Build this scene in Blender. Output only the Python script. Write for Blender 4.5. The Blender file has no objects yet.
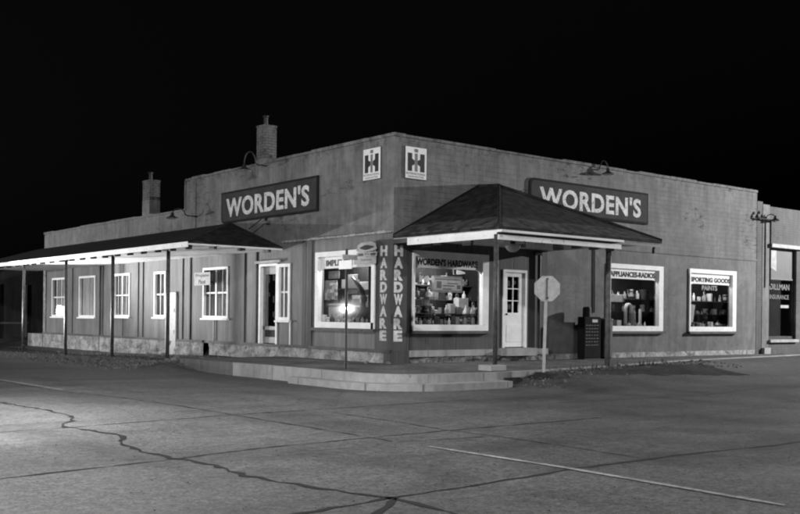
import bpy, bmesh, math, random
from mathutils import Vector, Matrix
random.seed(7)
S = bpy.context.scene
COL = S.collection
R_ = math.radians
PI = math.pi

# ------------------------------------------------------------------ camera
cam_d = bpy.data.cameras.new("camera")
cam = bpy.data.objects.new("camera", cam_d); COL.objects.link(cam)
F = Vector((0.62767818, 0.77847293, 0)); RT = Vector((F.y, -F.x, 0)); UP = Vector((0, 0, 1))
ro = math.atan(22 / 2032)
cx_ = RT * math.cos(ro) + UP * math.sin(ro); cy_ = -RT * math.sin(ro) + UP * math.cos(ro); cz_ = -F
M = Matrix((cx_, cy_, cz_)).transposed().to_4x4(); M.translation = Vector((-14.5519, -18.3257, 1.5))
cam.matrix_world = M
cam_d.sensor_width = 36; cam_d.lens = 993 / 800 * 36; cam_d.shift_y = 60.7 / 800
cam_d.clip_start = 0.1; cam_d.clip_end = 2000
S.camera = cam

# ------------------------------------------------------------------ night sky
w = bpy.data.worlds.new("World"); S.world = w; w.use_nodes = True
nt = w.node_tree; bg = nt.nodes["Background"]
sky = nt.nodes.new("ShaderNodeTexSky"); sky.sky_type = 'NISHITA'; sky.sun_disc = False
sky.sun_elevation = R_(-4.0); sky.sun_rotation = R_(-70); sky.air_density = 1; sky.dust_density = 1
bw = nt.nodes.new("ShaderNodeRGBToBW")
nt.links.new(sky.outputs[0], bw.inputs[0]); nt.links.new(bw.outputs[0], bg.inputs[0]); bg.inputs[1].default_value = 0.10
# faint moon
md = bpy.data.lights.new("moon", 'SUN'); md.energy = 0.02; md.angle = R_(0.5)
moon = bpy.data.objects.new("moon", md); COL.objects.link(moon)
moon.rotation_euler = (R_(48), 0, R_(-25))
LAMP_W = 1.55
S.view_settings.view_transform = 'Standard'; S.view_settings.look = 'None'
S.view_settings.gamma = 1; S.view_settings.exposure = 0.0
S.view_settings.use_curve_mapping = False
S.render.engine = 'CYCLES'
S.cycles.pixel_filter_type = 'BLACKMAN_HARRIS'; S.cycles.filter_width = 2.1

# ------------------------------------------------------------------ materials
class NB:
    def __init__(s, name):
        s.m = bpy.data.materials.new(name); s.m.use_nodes = True
        s.t = s.m.node_tree; s.b = s.t.nodes["Principled BSDF"]; s.n = s.t.nodes; s.l = s.t.links
        tc = s.n.new("ShaderNodeTexCoord")
        geo = s.n.new("ShaderNodeNewGeometry"); s.pos = geo.outputs["Position"]
    def val(s, v):
        n = s.n.new("ShaderNodeValue"); n.outputs[0].default_value = v; return n.outputs[0]
    def math(s, op, a, b=None, c=None, clamp=False):
        n = s.n.new("ShaderNodeMath"); n.operation = op; n.use_clamp = clamp
        for i, x in enumerate((a, b, c)):
            if x is None: continue
            if isinstance(x, (int, float)): n.inputs[i].default_value = x
            else: s.l.new(x, n.inputs[i])
        return n.outputs[0]
    def noise(s, scale, detail=4, rough=.55, vec=None, dist=0):
        n = s.n.new("ShaderNodeTexNoise"); n.inputs["Scale"].default_value = scale; n.inputs["Detail"].default_value = detail
        n.inputs["Roughness"].default_value = rough; n.inputs["Distortion"].default_value = dist
        s.l.new(vec or s.pos, n.inputs["Vector"]); return n.outputs["Fac"]
    def vor(s, scale, feat='F1', vec=None):
        n = s.n.new("ShaderNodeTexVoronoi"); n.feature = feat; n.inputs["Scale"].default_value = scale
        s.l.new(vec or s.pos, n.inputs["Vector"]); return n
    def sc(s, x, y, z, vec=None):
        n = s.n.new("ShaderNodeVectorMath"); n.operation = 'MULTIPLY'; s.l.new(vec or s.pos, n.inputs[0]); n.inputs[1].default_value = (x, y, z); return n.outputs[0]
    def xyz(s):
        n = s.n.new("ShaderNodeSeparateXYZ"); s.l.new(s.pos, n.inputs[0]); return n.outputs
    def comb(s, a, b, c=0.0):
        n = s.n.new("ShaderNodeCombineXYZ")
        for i, x in enumerate((a, b, c)):
            if isinstance(x, (int, float)): n.inputs[i].default_value = x
            else: s.l.new(x, n.inputs[i])
        return n.outputs[0]
    def ramp(s, f, lo, hi, a=0., b=1.):
        n = s.n.new("ShaderNodeMapRange"); n.interpolation_type = 'SMOOTHSTEP'
        n.inputs[1].default_value = lo; n.inputs[2].default_value = hi; n.inputs[3].default_value = a; n.inputs[4].default_value = b
        s.l.new(f, n.inputs[0]); return n.outputs[0]
    def out(s, col, rough=.8, bump=None, bs=.3, bd=.02, spec=.3):
        c = s.comb(col, col, col); s.l.new(c, s.b.inputs["Base Color"])
        if isinstance(rough, (int, float)): s.b.inputs["Roughness"].default_value = rough
        else: s.l.new(rough, s.b.inputs["Roughness"])
        s.b.inputs["Specular IOR Level"].default_value = spec
        if bump is not None:
            n = s.n.new("ShaderNodeBump"); n.inputs["Strength"].default_value = bs; n.inputs["Distance"].default_value = bd
            s.l.new(bump, n.inputs["Height"]); s.l.new(n.outputs[0], s.b.inputs["Normal"])
        return s.m

MC = {}
def paint(name, g, var=.25, sc=3, rough=.6, bs=.25, fine=40, metal=0, chip=0, chipg=.1):
    if name in MC: return MC[name]
    b = NB(name)
    n1 = b.noise(sc, 5, .6); n2 = b.noise(fine, 3, .6)
    f = b.math('ADD', b.ramp(n1, .3, .7, 1 - var, 1 + var), b.ramp(n2, .3, .7, -var * .3, var * .3))
    c = b.math('MULTIPLY', f, g)
    if chip:
        k = b.ramp(b.noise(sc * 4, 8, .7), .62 - chip * .12, .66 - chip * .12)
        mx = b.math('ADD', b.math('MULTIPLY', c, b.math('SUBTRACT', 1, k)), b.math('MULTIPLY', k, chipg)); c = mx
    m = b.out(c, rough, n2, bs, .01); b.b.inputs["Metallic"].default_value = metal
    MC[name] = m; return m

def emis(name, g, e):
    if name in MC: return MC[name]
    b = NB(name); b.b.inputs["Base Color"].default_value = (g, g, g, 1)
    b.b.inputs["Emission Color"].default_value = (1, 1, 1, 1); b.b.inputs["Emission Strength"].default_value = e
    MC[name] = b.m; return b.m

def masonry(name, g, patches=.5, brick=.12, bwid=.40, bh=.135):
    b = NB(name); x, y, z = b.xyz()
    h = b.math('ADD', x, y); uv = b.comb(h, z, 0)
    br = b.n.new("ShaderNodeTexBrick"); br.inputs["Scale"].default_value = 1.0
    br.inputs["Brick Width"].default_value = bwid; br.inputs["Row Height"].default_value = bh; br.inputs["Mortar Size"].default_value = .012
    br.inputs["Mortar Smooth"].default_value = .4; br.inputs["Color1"].default_value = (1, 1, 1, 1); br.inputs["Color2"].default_value = (.93, .93, .93, 1)
    br.inputs["Mortar"].default_value = (1 - brick,) * 3 + (1,)
    wv = b.n.new("ShaderNodeVectorMath"); wv.operation = 'ADD'; b.l.new(uv, wv.inputs[0])
    wn = b.math('MULTIPLY', b.noise(1.3, 3), .03); b.l.new(b.comb(wn, wn, 0), wv.inputs[1]); b.l.new(wv.outputs[0], br.inputs["Vector"])
    bwn = b.n.new("ShaderNodeRGBToBW"); b.l.new(br.outputs["Color"], bwn.inputs[0])
    big = b.noise(.55, 5, .6); mid = b.noise(3.2, 6, .65); fine = b.noise(30, 3, .6)
    stre = b.noise(1, 5, .6, b.sc(5, 5, .5))
    f = b.math('MULTIPLY', b.ramp(big, .32, .68, .80, 1.18), b.ramp(mid, .3, .7, .82, 1.14))
    f = b.math('MULTIPLY', f, b.ramp(stre, .4, .7, 1.08, .80))
    f = b.math('MULTIPLY', f, b.ramp(fine, .2, .8, .93, 1.06))
    f = b.math('MULTIPLY', f, b.math('ADD', b.math('MULTIPLY', bwn.outputs[0], b.ramp(b.noise(.8, 3), .4, .6, .3, 1.0)), b.ramp(b.noise(.8, 3), .4, .6, .7, 0.0)))
    # spalled paint: small dark chips gathered in horizontal runs
    if patches:
        reg = b.ramp(b.noise(1, 3, .5, b.sc(.35, .35, 1.2)), .555, .60)
        ch = b.ramp(b.noise(1, 6, .75, b.sc(3.2, 3.2, 13)), .54, .57)
        k = b.math('MULTIPLY', b.math('MULTIPLY', reg, ch), patches)
        f = b.math('MULTIPLY', f, b.math('SUBTRACT', 1, b.math('MULTIPLY', k, .85)))
        v = b.vor(.75, 'DISTANCE_TO_EDGE', wv.outputs[0]); ck = b.ramp(v.outputs["Distance"], .002, .012, .75, 0)
        ck = b.math('MULTIPLY', ck, b.ramp(b.noise(.9, 2), .52, .6)); f = b.math('MULTIPLY', f, b.math('SUBTRACT', 1, b.math('MULTIPLY', ck, .35)))
    rz = b.math('MULTIPLY', b.ramp(z, 4.6, 5.75), b.ramp(b.noise(1, 6, .7, b.sc(3, 3, .35)), .5, .7)); f = b.math('MULTIPLY', f, b.math('SUBTRACT', 1, b.math('MULTIPLY', rz, .38)))
    pl = b.ramp(b.noise(.9, 7, .62, dist=.8), .52, .56); f = b.math('MULTIPLY', f, b.math('ADD', .93, b.math('MULTIPLY', pl, .14)))
    tp = b.math('MULTIPLY', b.ramp(z, 5.45, 5.8), b.ramp(b.noise(5, 7, .75), .5, .58)); f = b.math('MULTIPLY', f, b.math('SUBTRACT', 1, b.math('MULTIPLY', tp, .45)))
    c = b.math('MULTIPLY', f, g)
    hgt = b.math('ADD', b.math('MULTIPLY', bwn.outputs[0], .8), b.math('MULTIPLY', mid, .6))
    MC[name] = b.out(c, .75, hgt, .35, .02, .25); return MC[name]

def boards(name, g, width=.28, var=.3):
    b = NB(name); x, y, z = b.xyz(); h = b.math('ADD', x, y)
    cell = b.math('FLOOR', b.math('DIVIDE', h, width)); wn = b.n.new("ShaderNodeTexWhiteNoise"); wn.noise_dimensions = '1D'; b.l.new(cell, wn.inputs["W"])
    fr = b.math('FRACT', b.math('DIVIDE', h, width)); joint = b.math('MULTIPLY', b.ramp(fr, .0, .05), b.ramp(fr, .95, 1., 1, 0))
    gr = b.noise(1, 6, .65, b.sc(22, 22, 1.1)); mid = b.noise(1, 5, .6, b.sc(3, 3, .9)); big = b.noise(.7, 3)
    f = b.math('MULTIPLY', b.ramp(gr, .25, .75, .78, 1.2), b.ramp(mid, .3, .7, .82, 1.15))
    f = b.math('MULTIPLY', f, b.ramp(big, .3, .7, .85, 1.12))
    f = b.math('MULTIPLY', f, b.math('ADD', 1 - var / 2, b.math('MULTIPLY', wn.outputs[0], var)))
    f = b.math('MULTIPLY', f, b.ramp(joint, 0, 1, .8, 1))
    f = b.math('MULTIPLY', f, b.math('SUBTRACT', 1, b.math('MULTIPLY', b.ramp(b.noise(9, 6, .7), .6, .68), .35)))
    MC[name] = b.out(b.math('MULTIPLY', f, g), .7, b.math('ADD', joint, b.math('MULTIPLY', gr, .5)), .4, .012, .25); return MC[name]

def rubble(name, g, scale=3.5, dark=.55):
    b = NB(name); x, y, z = b.xyz(); h = b.math('ADD', x, y); uv = b.comb(b.math('MULTIPLY', h, .55), z, 0)
    wv = b.n.new("ShaderNodeVectorMath"); wv.operation = 'ADD'; b.l.new(uv, wv.inputs[0]); nn = b.math('MULTIPLY', b.noise(4, 3), .12); b.l.new(b.comb(nn, nn, 0), wv.inputs[1])
    v = b.vor(scale, 'DISTANCE_TO_EDGE', wv.outputs[0]); e = b.ramp(v.outputs["Distance"], .0, .08)
    n1 = b.noise(2.2, 6, .7); n2 = b.noise(14, 6, .75)
    f = b.math('MULTIPLY', b.ramp(n1, .35, .65, .6, 1.2), b.ramp(n2, .3, .7, .72, 1.15))
    f = b.math('MULTIPLY', f, b.math('ADD', 1 - dark * .5, b.math('MULTIPLY', e, dark * .5)))
    f = b.math('MULTIPLY', f, b.math('SUBTRACT', 1, b.math('MULTIPLY', b.ramp(b.noise(6, 7, .75), .58, .66), dark)))
    MC[name] = b.out(b.math('MULTIPLY', f, g), .85, b.math('ADD', b.math('MULTIPLY', e, .5), b.math('MULTIPLY', n2, 1.5)), .8, .04, .2); return MC[name]

def shingles(name, g):
    b = NB(name); x, y, z = b.xyz(); ge = b.n.new("ShaderNodeNewGeometry"); sx = b.n.new("ShaderNodeSeparateXYZ"); b.l.new(ge.outputs["True Normal"], sx.inputs[0])
    k = b.math('GREATER_THAN', b.math('ABSOLUTE', sx.outputs[0]), b.math('ABSOLUTE', sx.outputs[1]))
    h = b.math('ADD', b.math('MULTIPLY', k, y), b.math('MULTIPLY', b.math('SUBTRACT', 1, k), x))
    row = b.math('DIVIDE', z, .06); fr = b.math('FRACT', row)
    cell = b.comb(b.math('FLOOR', b.math('ADD', b.math('DIVIDE', h, .16), b.math('MULTIPLY', b.math('FLOOR', row), .37))), b.math('FLOOR', row), 0)
    wn = b.n.new("ShaderNodeTexWhiteNoise"); b.l.new(cell, wn.inputs["Vector"])
    mid = b.noise(3.5, 8, .75); f = b.math('MULTIPLY', b.math('ADD', .45, b.math('MULTIPLY', wn.outputs[0], 1.2)), b.ramp(mid, .3, .7, .75, 1.3))
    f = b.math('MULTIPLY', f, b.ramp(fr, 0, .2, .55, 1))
    MC[name] = b.out(b.math('MULTIPLY', f, g), .9, b.math('ADD', b.math('SUBTRACT', 1, fr), wn.outputs[0]), .8, .03, .15); return MC[name]

def road_mat():
    b = NB("road_concrete"); x, y, z = b.xyz()
    big = b.noise(.16, 5, .6); mid = b.noise(.9, 6, .62, dist=.6); fine = b.noise(9, 5, .7); ag = b.noise(38, 4, .75)
    lane = b.noise(1, 4, .55, b.sc(.10, .55, 1)); lane2 = b.noise(1, 4, .55, b.sc(.65, .10, 1))
    f = b.math('MULTIPLY', b.ramp(big, .3, .7, .72, 1.22), b.ramp(mid, .25, .75, .82, 1.14))
    f = b.math('MULTIPLY', f, b.ramp(fine, .3, .7, .70, 1.25)); f = b.math('MULTIPLY', f, b.ramp(ag, .36, .64, .52, 1.45))
    f = b.math('MULTIPLY', f, b.ramp(lane, .45, .7, 1.05, .62)); f = b.math('MULTIPLY', f, b.ramp(lane2, .5, .72, 1.03, .72))
    # oil drips and small pits
    v = b.vor(1.1); d = b.ramp(v.outputs["Distance"], .02, .11, .45, 1); f = b.math('MULTIPLY', f, b.math('MAXIMUM', d, b.ramp(b.noise(.7, 2), .5, .58, 1, 0)))
    os_ = b.math('MULTIPLY', b.ramp(b.noise(.45, 6, .68, dist=1.2), .60, .70), b.ramp(b.noise(2.4, 5, .7), .35, .6)); f = b.math('MULTIPLY', f, b.math('SUBTRACT', 1, b.math('MULTIPLY', os_, .35)))
    # slabs differ a little in tone
    sl = b.comb(b.math('FLOOR', b.math('DIVIDE', b.math('ADD', x, 7.65), 3.3)), b.math('FLOOR', b.math('DIVIDE', b.math('ADD', y, 6.15), 3.15)), 0)
    wn = b.n.new("ShaderNodeTexWhiteNoise"); b.l.new(sl, wn.inputs["Vector"]); f = b.math('MULTIPLY', f, b.math('ADD', .92, b.math('MULTIPLY', wn.outputs[0], .16)))
    rg = b.ramp(mid, .3, .7, .62, .82)
    return b.out(b.math('MULTIPLY', f, .090), rg, b.math('ADD', b.math('MULTIPLY', ag, .5), fine), .35, .012, .3)

def dirt_mat(name, g):
    b = NB(name); n1 = b.noise(1.2, 6, .65); n2 = b.noise(10, 6, .75); n3 = b.noise(45, 3, .7)
    f = b.math('MULTIPLY', b.math('MULTIPLY', b.ramp(n1, .3, .7, .6, 1.3), b.ramp(n2, .3, .7, .6, 1.35)), b.ramp(n3, .3, .7, .7, 1.3))
    return b.out(b.math('MULTIPLY', f, g), .95, b.math('ADD', n2, n3), .8, .03, .1)

def glass_mat(name, refl=.10, tint=.92, rough=.015):
    if name in MC: return MC[name]
    m = bpy.data.materials.new(name); m.use_nodes = True; t = m.node_tree; t.nodes.clear()
    o = t.nodes.new("ShaderNodeOutputMaterial"); mx = t.nodes.new("ShaderNodeMixShader"); tr = t.nodes.new("ShaderNodeBsdfTransparent"); gl = t.nodes.new("ShaderNodeBsdfGlossy")
    tr.inputs[0].default_value = (tint,) * 3 + (1,); gl.inputs["Roughness"].default_value = rough
    g0 = t.nodes.new("ShaderNodeNewGeometry"); dt = t.nodes.new("ShaderNodeVectorMath"); dt.operation = 'DOT_PRODUCT'
    t.links.new(g0.outputs["Normal"], dt.inputs[0]); t.links.new(g0.outputs["Incoming"], dt.inputs[1])
    def mt(op, a, b):
        n = t.nodes.new("ShaderNodeMath"); n.operation = op
        for i, q in enumerate((a, b)):
            if q is None: continue
            if isinstance(q, (int, float)): n.inputs[i].default_value = q
            else: t.links.new(q, n.inputs[i])
        return n.outputs[0]
    fz = mt('ADD', mt('MULTIPLY', mt('POWER', mt('SUBTRACT', 1.0, mt('ABSOLUTE', dt.outputs["Value"], None)), 5.0), .9), .04)
    ad = t.nodes.new("ShaderNodeMath"); ad.operation = 'ADD'; ad.inputs[1].default_value = refl; ad.use_clamp = True
    nz = t.nodes.new("ShaderNodeTexNoise"); nz.inputs["Scale"].default_value = 2.2; nz.inputs["Detail"].default_value = 1
    bp = t.nodes.new("ShaderNodeBump"); bp.inputs["Strength"].default_value = .03; bp.inputs["Distance"].default_value = .02
    ge = t.nodes.new("ShaderNodeNewGeometry"); t.links.new(ge.outputs["Position"], nz.inputs["Vector"]); t.links.new(nz.outputs[0], bp.inputs["Height"]); t.links.new(bp.outputs[0], gl.inputs["Normal"])
    t.links.new(fz, ad.inputs[0]); t.links.new(ad.outputs[0], mx.inputs[0]); t.links.new(tr.outputs[0], mx.inputs[1]); g2 = t.nodes.new("ShaderNodeBsdfGlossy"); g2.inputs["Roughness"].default_value = .07; m2 = t.nodes.new("ShaderNodeMixShader"); m2.inputs[0].default_value = .015
    t.links.new(gl.outputs[0], m2.inputs[1]); t.links.new(g2.outputs[0], m2.inputs[2]); t.links.new(m2.outputs[0], mx.inputs[2]); t.links.new(mx.outputs[0], o.inputs[0])
    MC[name] = m; return m

m_upper_left = masonry("painted_masonry", .18, .5, .10)
m_upper_right = masonry("worn_painted_brick", .155, 1.0, .34)
m_lower_right = masonry("worn_plaster", .14, .25, .05)
m_wood = boards("weathered_boards", .15, .34, .25)
m_wood2 = boards("dark_painted_boards", .075, .5, .1)
m_batten = boards("batten_wood", .075, .9, .5)
m_found = rubble("whitewashed_stone", .46, 2.2, .5)
m_rubble = rubble("rough_rubble", .30, 5, .8)
def concrete(name, g, jw=1.9):
    b = NB(name); x, y, z = b.xyz(); h = b.math('ADD', x, y)
    n1 = b.noise(.8, 5, .6); n2 = b.noise(6, 6, .65); n3 = b.noise(50, 3, .6); st = b.noise(1, 5, .6, b.sc(4, 4, .8))
    f = b.math('MULTIPLY', b.math('MULTIPLY', b.ramp(n1, .3, .7, .85, 1.12), b.ramp(n2, .3, .7, .88, 1.08)), b.math('MULTIPLY', b.ramp(n3, .3, .7, .93, 1.06), b.ramp(st, .45, .75, 1.03, .8)))
    fr = b.math('ABSOLUTE', b.math('SUBTRACT', b.math('FRACT', b.math('DIVIDE', h, jw)), .5)); j = b.ramp(fr, .004, .008, .5, 1); f = b.math('MULTIPLY', f, j)
    f = b.math('MULTIPLY', f, b.math('SUBTRACT', 1, b.math('MULTIPLY', b.ramp(b.noise(3, 8, .75), .62, .67), .5)))
    return b.out(b.math('MULTIPLY', f, g), .85, b.math('ADD', b.math('MULTIPLY', j, .5), n2), .35, .012, .2)
m_concrete = concrete("curb_concrete", .34)
m_concrete_old = concrete("old_curb_concrete", .14, .9)
m_walk = dirt_mat("sidewalk_concrete", .14)
m_road = road_mat()
m_dirt = dirt_mat("bare_dirt", .05)
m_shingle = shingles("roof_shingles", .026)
m_white = paint("white_paint", .80, .08, 4, .55, chip=.08, chipg=.45)
m_white2 = paint("fascia_white", .80, .12, 2, .5, chip=.1, chipg=.35)
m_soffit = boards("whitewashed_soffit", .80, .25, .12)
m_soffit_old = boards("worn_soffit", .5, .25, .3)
m_post = paint("post_steel", .07, .4, 8, .5, chip=.4, chipg=.12)
m_post_light = paint("galvanised_post", .32, .2, 8, .5)
m_stop = paint("faded_sign_back", .42, .15, 10, .5)
m_sign = paint("sign_board", .045, .22, 2.5, .9, chip=.3, chipg=.025)
m_signedge = paint("sign_edge", .01, .2, 4, .95)
m_letter = paint("letter_white", .75, .16, 5, .8, chip=.6, chipg=.25)
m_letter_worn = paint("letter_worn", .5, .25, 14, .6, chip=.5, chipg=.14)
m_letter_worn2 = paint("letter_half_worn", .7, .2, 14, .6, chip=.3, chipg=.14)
m_enamel = paint("enamel_white", .78, .05, 3, .35)
m_black = paint("black_paint", .012, .1, 5)
m_dark = paint("dark_metal", .03, .3, 6, .45)
m_grey = paint("grey_paint", .16, .1, 6)
m_mid = paint("mid_grey_paint", .32, .2, 6)
m_brick = masonry("chimney_brick", .13, .9, .6, .22, .078)
m_brick_pl = masonry("chimney_plaster", .17, .3, .1)
m_tar = paint("tar", .007, .3, 3, .95)
m_line = paint("worn_line_paint", .27, .3, 5, .8, chip=.7, chipg=.13)
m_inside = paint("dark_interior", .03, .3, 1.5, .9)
m_shelf = paint("shelf_wood", .10, .3, 3)
m_curtain = boards("curtain_cloth", .85, .07, .35)
m_paper = paint("paper", .55, .15, 7, .8)
m_bulb = emis("lit_bulb", .8, 60.0)
m_globe = paint("milk_glass", .6, .03, 2, .25)
m_glass = glass_mat("window_glass", .05)
m_glass_dk = glass_mat("old_window_glass", .12, .75, .04)
m_stone = paint("loose_stone", .2, .4, 6, .9)
m_shingle_lit = shingles("lit_eave_shingles", .065)  # paler tone puts the light caught along the eaves into the colour
m_far = boards("far_boards", .05, .3, .3)

# ------------------------------------------------------------------ mesh helpers
ORG = {}
def thing(name, loc, label, cat, group=None):
    o = bpy.data.objects.new(name, None); o.empty_display_size = .2; COL.objects.link(o); o.location = loc
    tag(o, label, cat, group); ORG[o] = Vector(loc); return o
def tag(o, label=None, cat=None, group=None, kind=None):
    if label: o["label"] = label
    if cat: o["category"] = cat
    if group: o["group"] = group
    if kind: o["kind"] = kind
    return o
def obj(name, bm, mat, parent=None, smooth=False, rec=True):
    if rec: bmesh.ops.recalc_face_normals(bm, faces=bm.faces)
    me = bpy.data.meshes.new(name); bm.to_mesh(me); bm.free()
    if smooth:
        for p in me.polygons: p.use_smooth = True
    me.materials.append(mat); o = bpy.data.objects.new(name, me); COL.objects.link(o)
    if parent is not None:
        L = ORG[parent]; o.parent = parent; ORG[o] = L; me.transform(Matrix.Translation(-L))
    else:
        xs = [v.co for v in me.vertices]
        L = Vector(((min(v.x for v in xs) + max(v.x for v in xs)) / 2, (min(v.y for v in xs) + max(v.y for v in xs)) / 2, min(v.z for v in xs)))
        me.transform(Matrix.Translation(-L)); o.location = L; ORG[o] = L
    return o
def struct(name, bm, mat, **k): return tag(obj(name, bm, mat, **k), kind='structure')

def W(s, a, d, z):      # facade coordinates: along, outward, up
    return Vector((-d, a, z)) if s == 'L' else Vector((a, -d, z))
def bm_new(): return bmesh.new()
def hexa(bm, P):
    v = [bm.verts.new(p) for p in P]
    for f in ((0, 1, 2, 3), (4, 5, 6, 7), (0, 1, 5, 4), (1, 2, 6, 5), (2, 3, 7, 6), (3, 0, 4, 7)): bm.faces.new([v[i] for i in f])
def box(bm, s, a0, a1, d0, d1, z0, z1):
    hexa(bm, [W(s, a0, d0, z0), W(s, a1, d0, z0), W(s, a1, d1, z0), W(s, a0, d1, z0), W(s, a0, d0, z1), W(s, a1, d0, z1), W(s, a1, d1, z1), W(s, a0, d1, z1)])
def wbox(bm, x0, x1, y0, y1, z0, z1): box(bm, 'R', x0, x1, -y0, -y1, z0, z1)
def poly(bm, pts):
    return bm.faces.new([bm.verts.new(p) for p in pts])
def prism(bm, pts, vec):
    a = [bm.verts.new(p) for p in pts]; b = [bm.verts.new(Vector(p) + Vector(vec)) for p in pts]; n = len(pts)
    bm.faces.new(a); bm.faces.new(b[::-1])
    for i in range(n): bm.faces.new([a[i], a[(i + 1) % n], b[(i + 1) % n], b[i]])
def tube(bm, pts, r, n=8, caps=True):
    pts = [Vector(p) for p in pts]; rr = r if isinstance(r, (list, tuple)) else [r] * len(pts); rings = []
    up = Vector((0, 0, 1))
    for i, p in enumerate(pts):
        t = (pts[min(i + 1, len(pts) - 1)] - pts[max(i - 1, 0)]).normalized()
        a = t.cross(up) if abs(t.z) < .95 else t.cross(Vector((1, 0, 0)))
        a.normalize(); b = t.cross(a)
        if rings and a.dot(pa) < 0: a = -a; b = -b
        pa = a
        rings.append([bm.verts.new(p + (a * math.cos(2 * PI * k / n) + b * math.sin(2 * PI * k / n)) * rr[i]) for k in range(n)])
    for i in range(len(rings) - 1):
        for k in range(n): bm.faces.new([rings[i][k], rings[i][(k + 1) % n], rings[i + 1][(k + 1) % n], rings[i + 1][k]])
    if caps: bm.faces.new(rings[0]); bm.faces.new(rings[-1])
def lathe(bm, c, prof, n=20, caps=False):
    c = Vector(c); rings = []
    for r, z in prof: rings.append([bm.verts.new(c + Vector((r * math.cos(2 * PI * k / n), r * math.sin(2 * PI * k / n), z))) for k in range(n)])
    for i in range(len(rings) - 1):
        for k in range(n): bm.faces.new([rings[i][k], rings[i][(k + 1) % n], rings[i + 1][(k + 1) % n], rings[i + 1][k]])
    if caps: bm.faces.new(rings[0]); bm.faces.new(rings[-1])
def wall(bm, s, a0, a1, z0, z1, holes, d0, d1):   # outer face at d1, inner at d0
    A = sorted({a0, a1} | {h[0] for h in holes} | {h[1] for h in holes}); Z = sorted({z0, z1} | {h[2] for h in holes} | {h[3] for h in holes})
    A = [a for a in A if a0 <= a <= a1]; Z = [z for z in Z if z0 <= z <= z1]
    inh = lambda a, z: any(h[0] < a < h[1] and h[2] < z < h[3] for h in holes)
    for i in range(len(A) - 1):
        for j in range(len(Z) - 1):
            am, zm = (A[i] + A[i + 1]) / 2, (Z[j] + Z[j + 1]) / 2
            if inh(am, zm): continue
            for d in (d0, d1): poly(bm, [W(s, A[i], d, Z[j]), W(s, A[i + 1], d, Z[j]), W(s, A[i + 1], d, Z[j + 1]), W(s, A[i], d, Z[j + 1])])
    for (p, q, r, t) in list(holes) + [(a0, a1, z0, z1)]:
        p, q, r, t = max(p, a0), min(q, a1), max(r, z0), min(t, z1)
        for (u, v) in (((p, r), (q, r)), ((q, r), (q, t)), ((q, t), (p, t)), ((p, t), (p, r))):
            poly(bm, [W(s, u[0], d0, u[1]), W(s, v[0], d0, v[1]), W(s, v[0], d1, v[1]), W(s, u[0], d1, u[1])])
    bmesh.ops.remove_doubles(bm, verts=bm.verts, dist=.0001)

def text_bm(bm, txt, s, al, ar, z0, z1, d, bold=.02, th=.004, skew=0.0, spacing=1.0):
    """flat raised lettering stretched to the box (al = left edge as seen, ar = right edge)"""
    cu = bpy.data.curves.new("t", 'FONT'); cu.body = txt; cu.offset = bold; cu.space_character = spacing; cu.resolution_u = 4
    ob = bpy.data.objects.new("t", cu); COL.objects.link(ob)
    dg = bpy.context.evaluated_depsgraph_get(); me = bpy.data.meshes.new_from_object(ob.evaluated_get(dg))
    xs = [v.co.x for v in me.vertices]; ys = [v.co.y for v in me.vertices]
    x0, x1, y0, y1 = min(xs), max(xs), min(ys), max(ys)
    t = bmesh.new(); t.from_mesh(me); bmesh.ops.remove_doubles(t, verts=t.verts, dist=1e-5)
    ex = bmesh.ops.extrude_face_region(t, geom=list(t.faces))
    for e in ex['geom']:
        if isinstance(e, bmesh.types.BMVert): e.co.z += 1.0
    vm = {}
    for v in t.verts:
        a = al + (ar - al) * (v.co.x - x0) / (x1 - x0); zz = z0 + (z1 - z0) * (v.co.y - y0) / (y1 - y0)
        vm[v] = bm.verts.new(W(s, a, d + th * (1 if v.co.z > .5 else 0), zz))
    for f in t.faces:
        try: bm.faces.new([vm[v] for v in f.verts])
        except ValueError: pass
    t.free(); bpy.data.meshes.remove(me); bpy.data.objects.remove(ob); bpy.data.curves.remove(cu)

# ------------------------------------------------------------------ ground, road, sidewalk
def ss(x, a, b):
    t = min(1, max(0, (x - a) / (b - a))); return t * t * (3 - 2 * t)
EDGE = [(-50, -3.95), (-.2, -3.95), (1.0, -3.85), (1.8, -3.65), (4.8, -2.98), (9, -1.95), (16.3, -1.0), (26, -.8), (60, -.7)]
def edge(x):
    for (a, b), (c, d) in zip(EDGE, EDGE[1:]):
        if a <= x <= c: return b + (d - b) * (x - a) / (c - a)
    return EDGE[-1][1]
def gz(x, y):
    z = .12
    z += .27 * ss(x, -.3, .9) * (1 - ss(edge(x) - y, .25, 3.0))
    z += -.04 * ss(y, 8, 25)
    z += .10 * ss(x, -4.6, -2.9) * ss(y, 4.3, 5.2) * (1 - ss(y, 9, 16))
    z += .11 * math.exp(-((x + 3.5) / .55) ** 2 - ((y - 5.2) / 1.5) ** 2)
    return z
def road_sheet():
    bm = bm_new()
    xs = [-400, -200, -100, -60, -40, -30, -24, -20] + [-17 + .5 * i for i in range(84)] + [26, 30, 40, 60, 100, 200, 400]
    ys = [-300, -150, -80, -50, -36, -28, -24] + [-21 + .5 * i for i in range(96)] + [28, 32, 40, 60, 100, 200, 400]
    g = [[bm.verts.new((x, y, gz(x, y))) for y in ys] for x in xs]
    for i in range(len(xs) - 1):
        for j in range(len(ys) - 1): bm.faces.new([g[i][j], g[i + 1][j], g[i + 1][j + 1], g[i][j + 1]])
    return bm
struct("road", road_sheet(), m_road, smooth=True)

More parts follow.
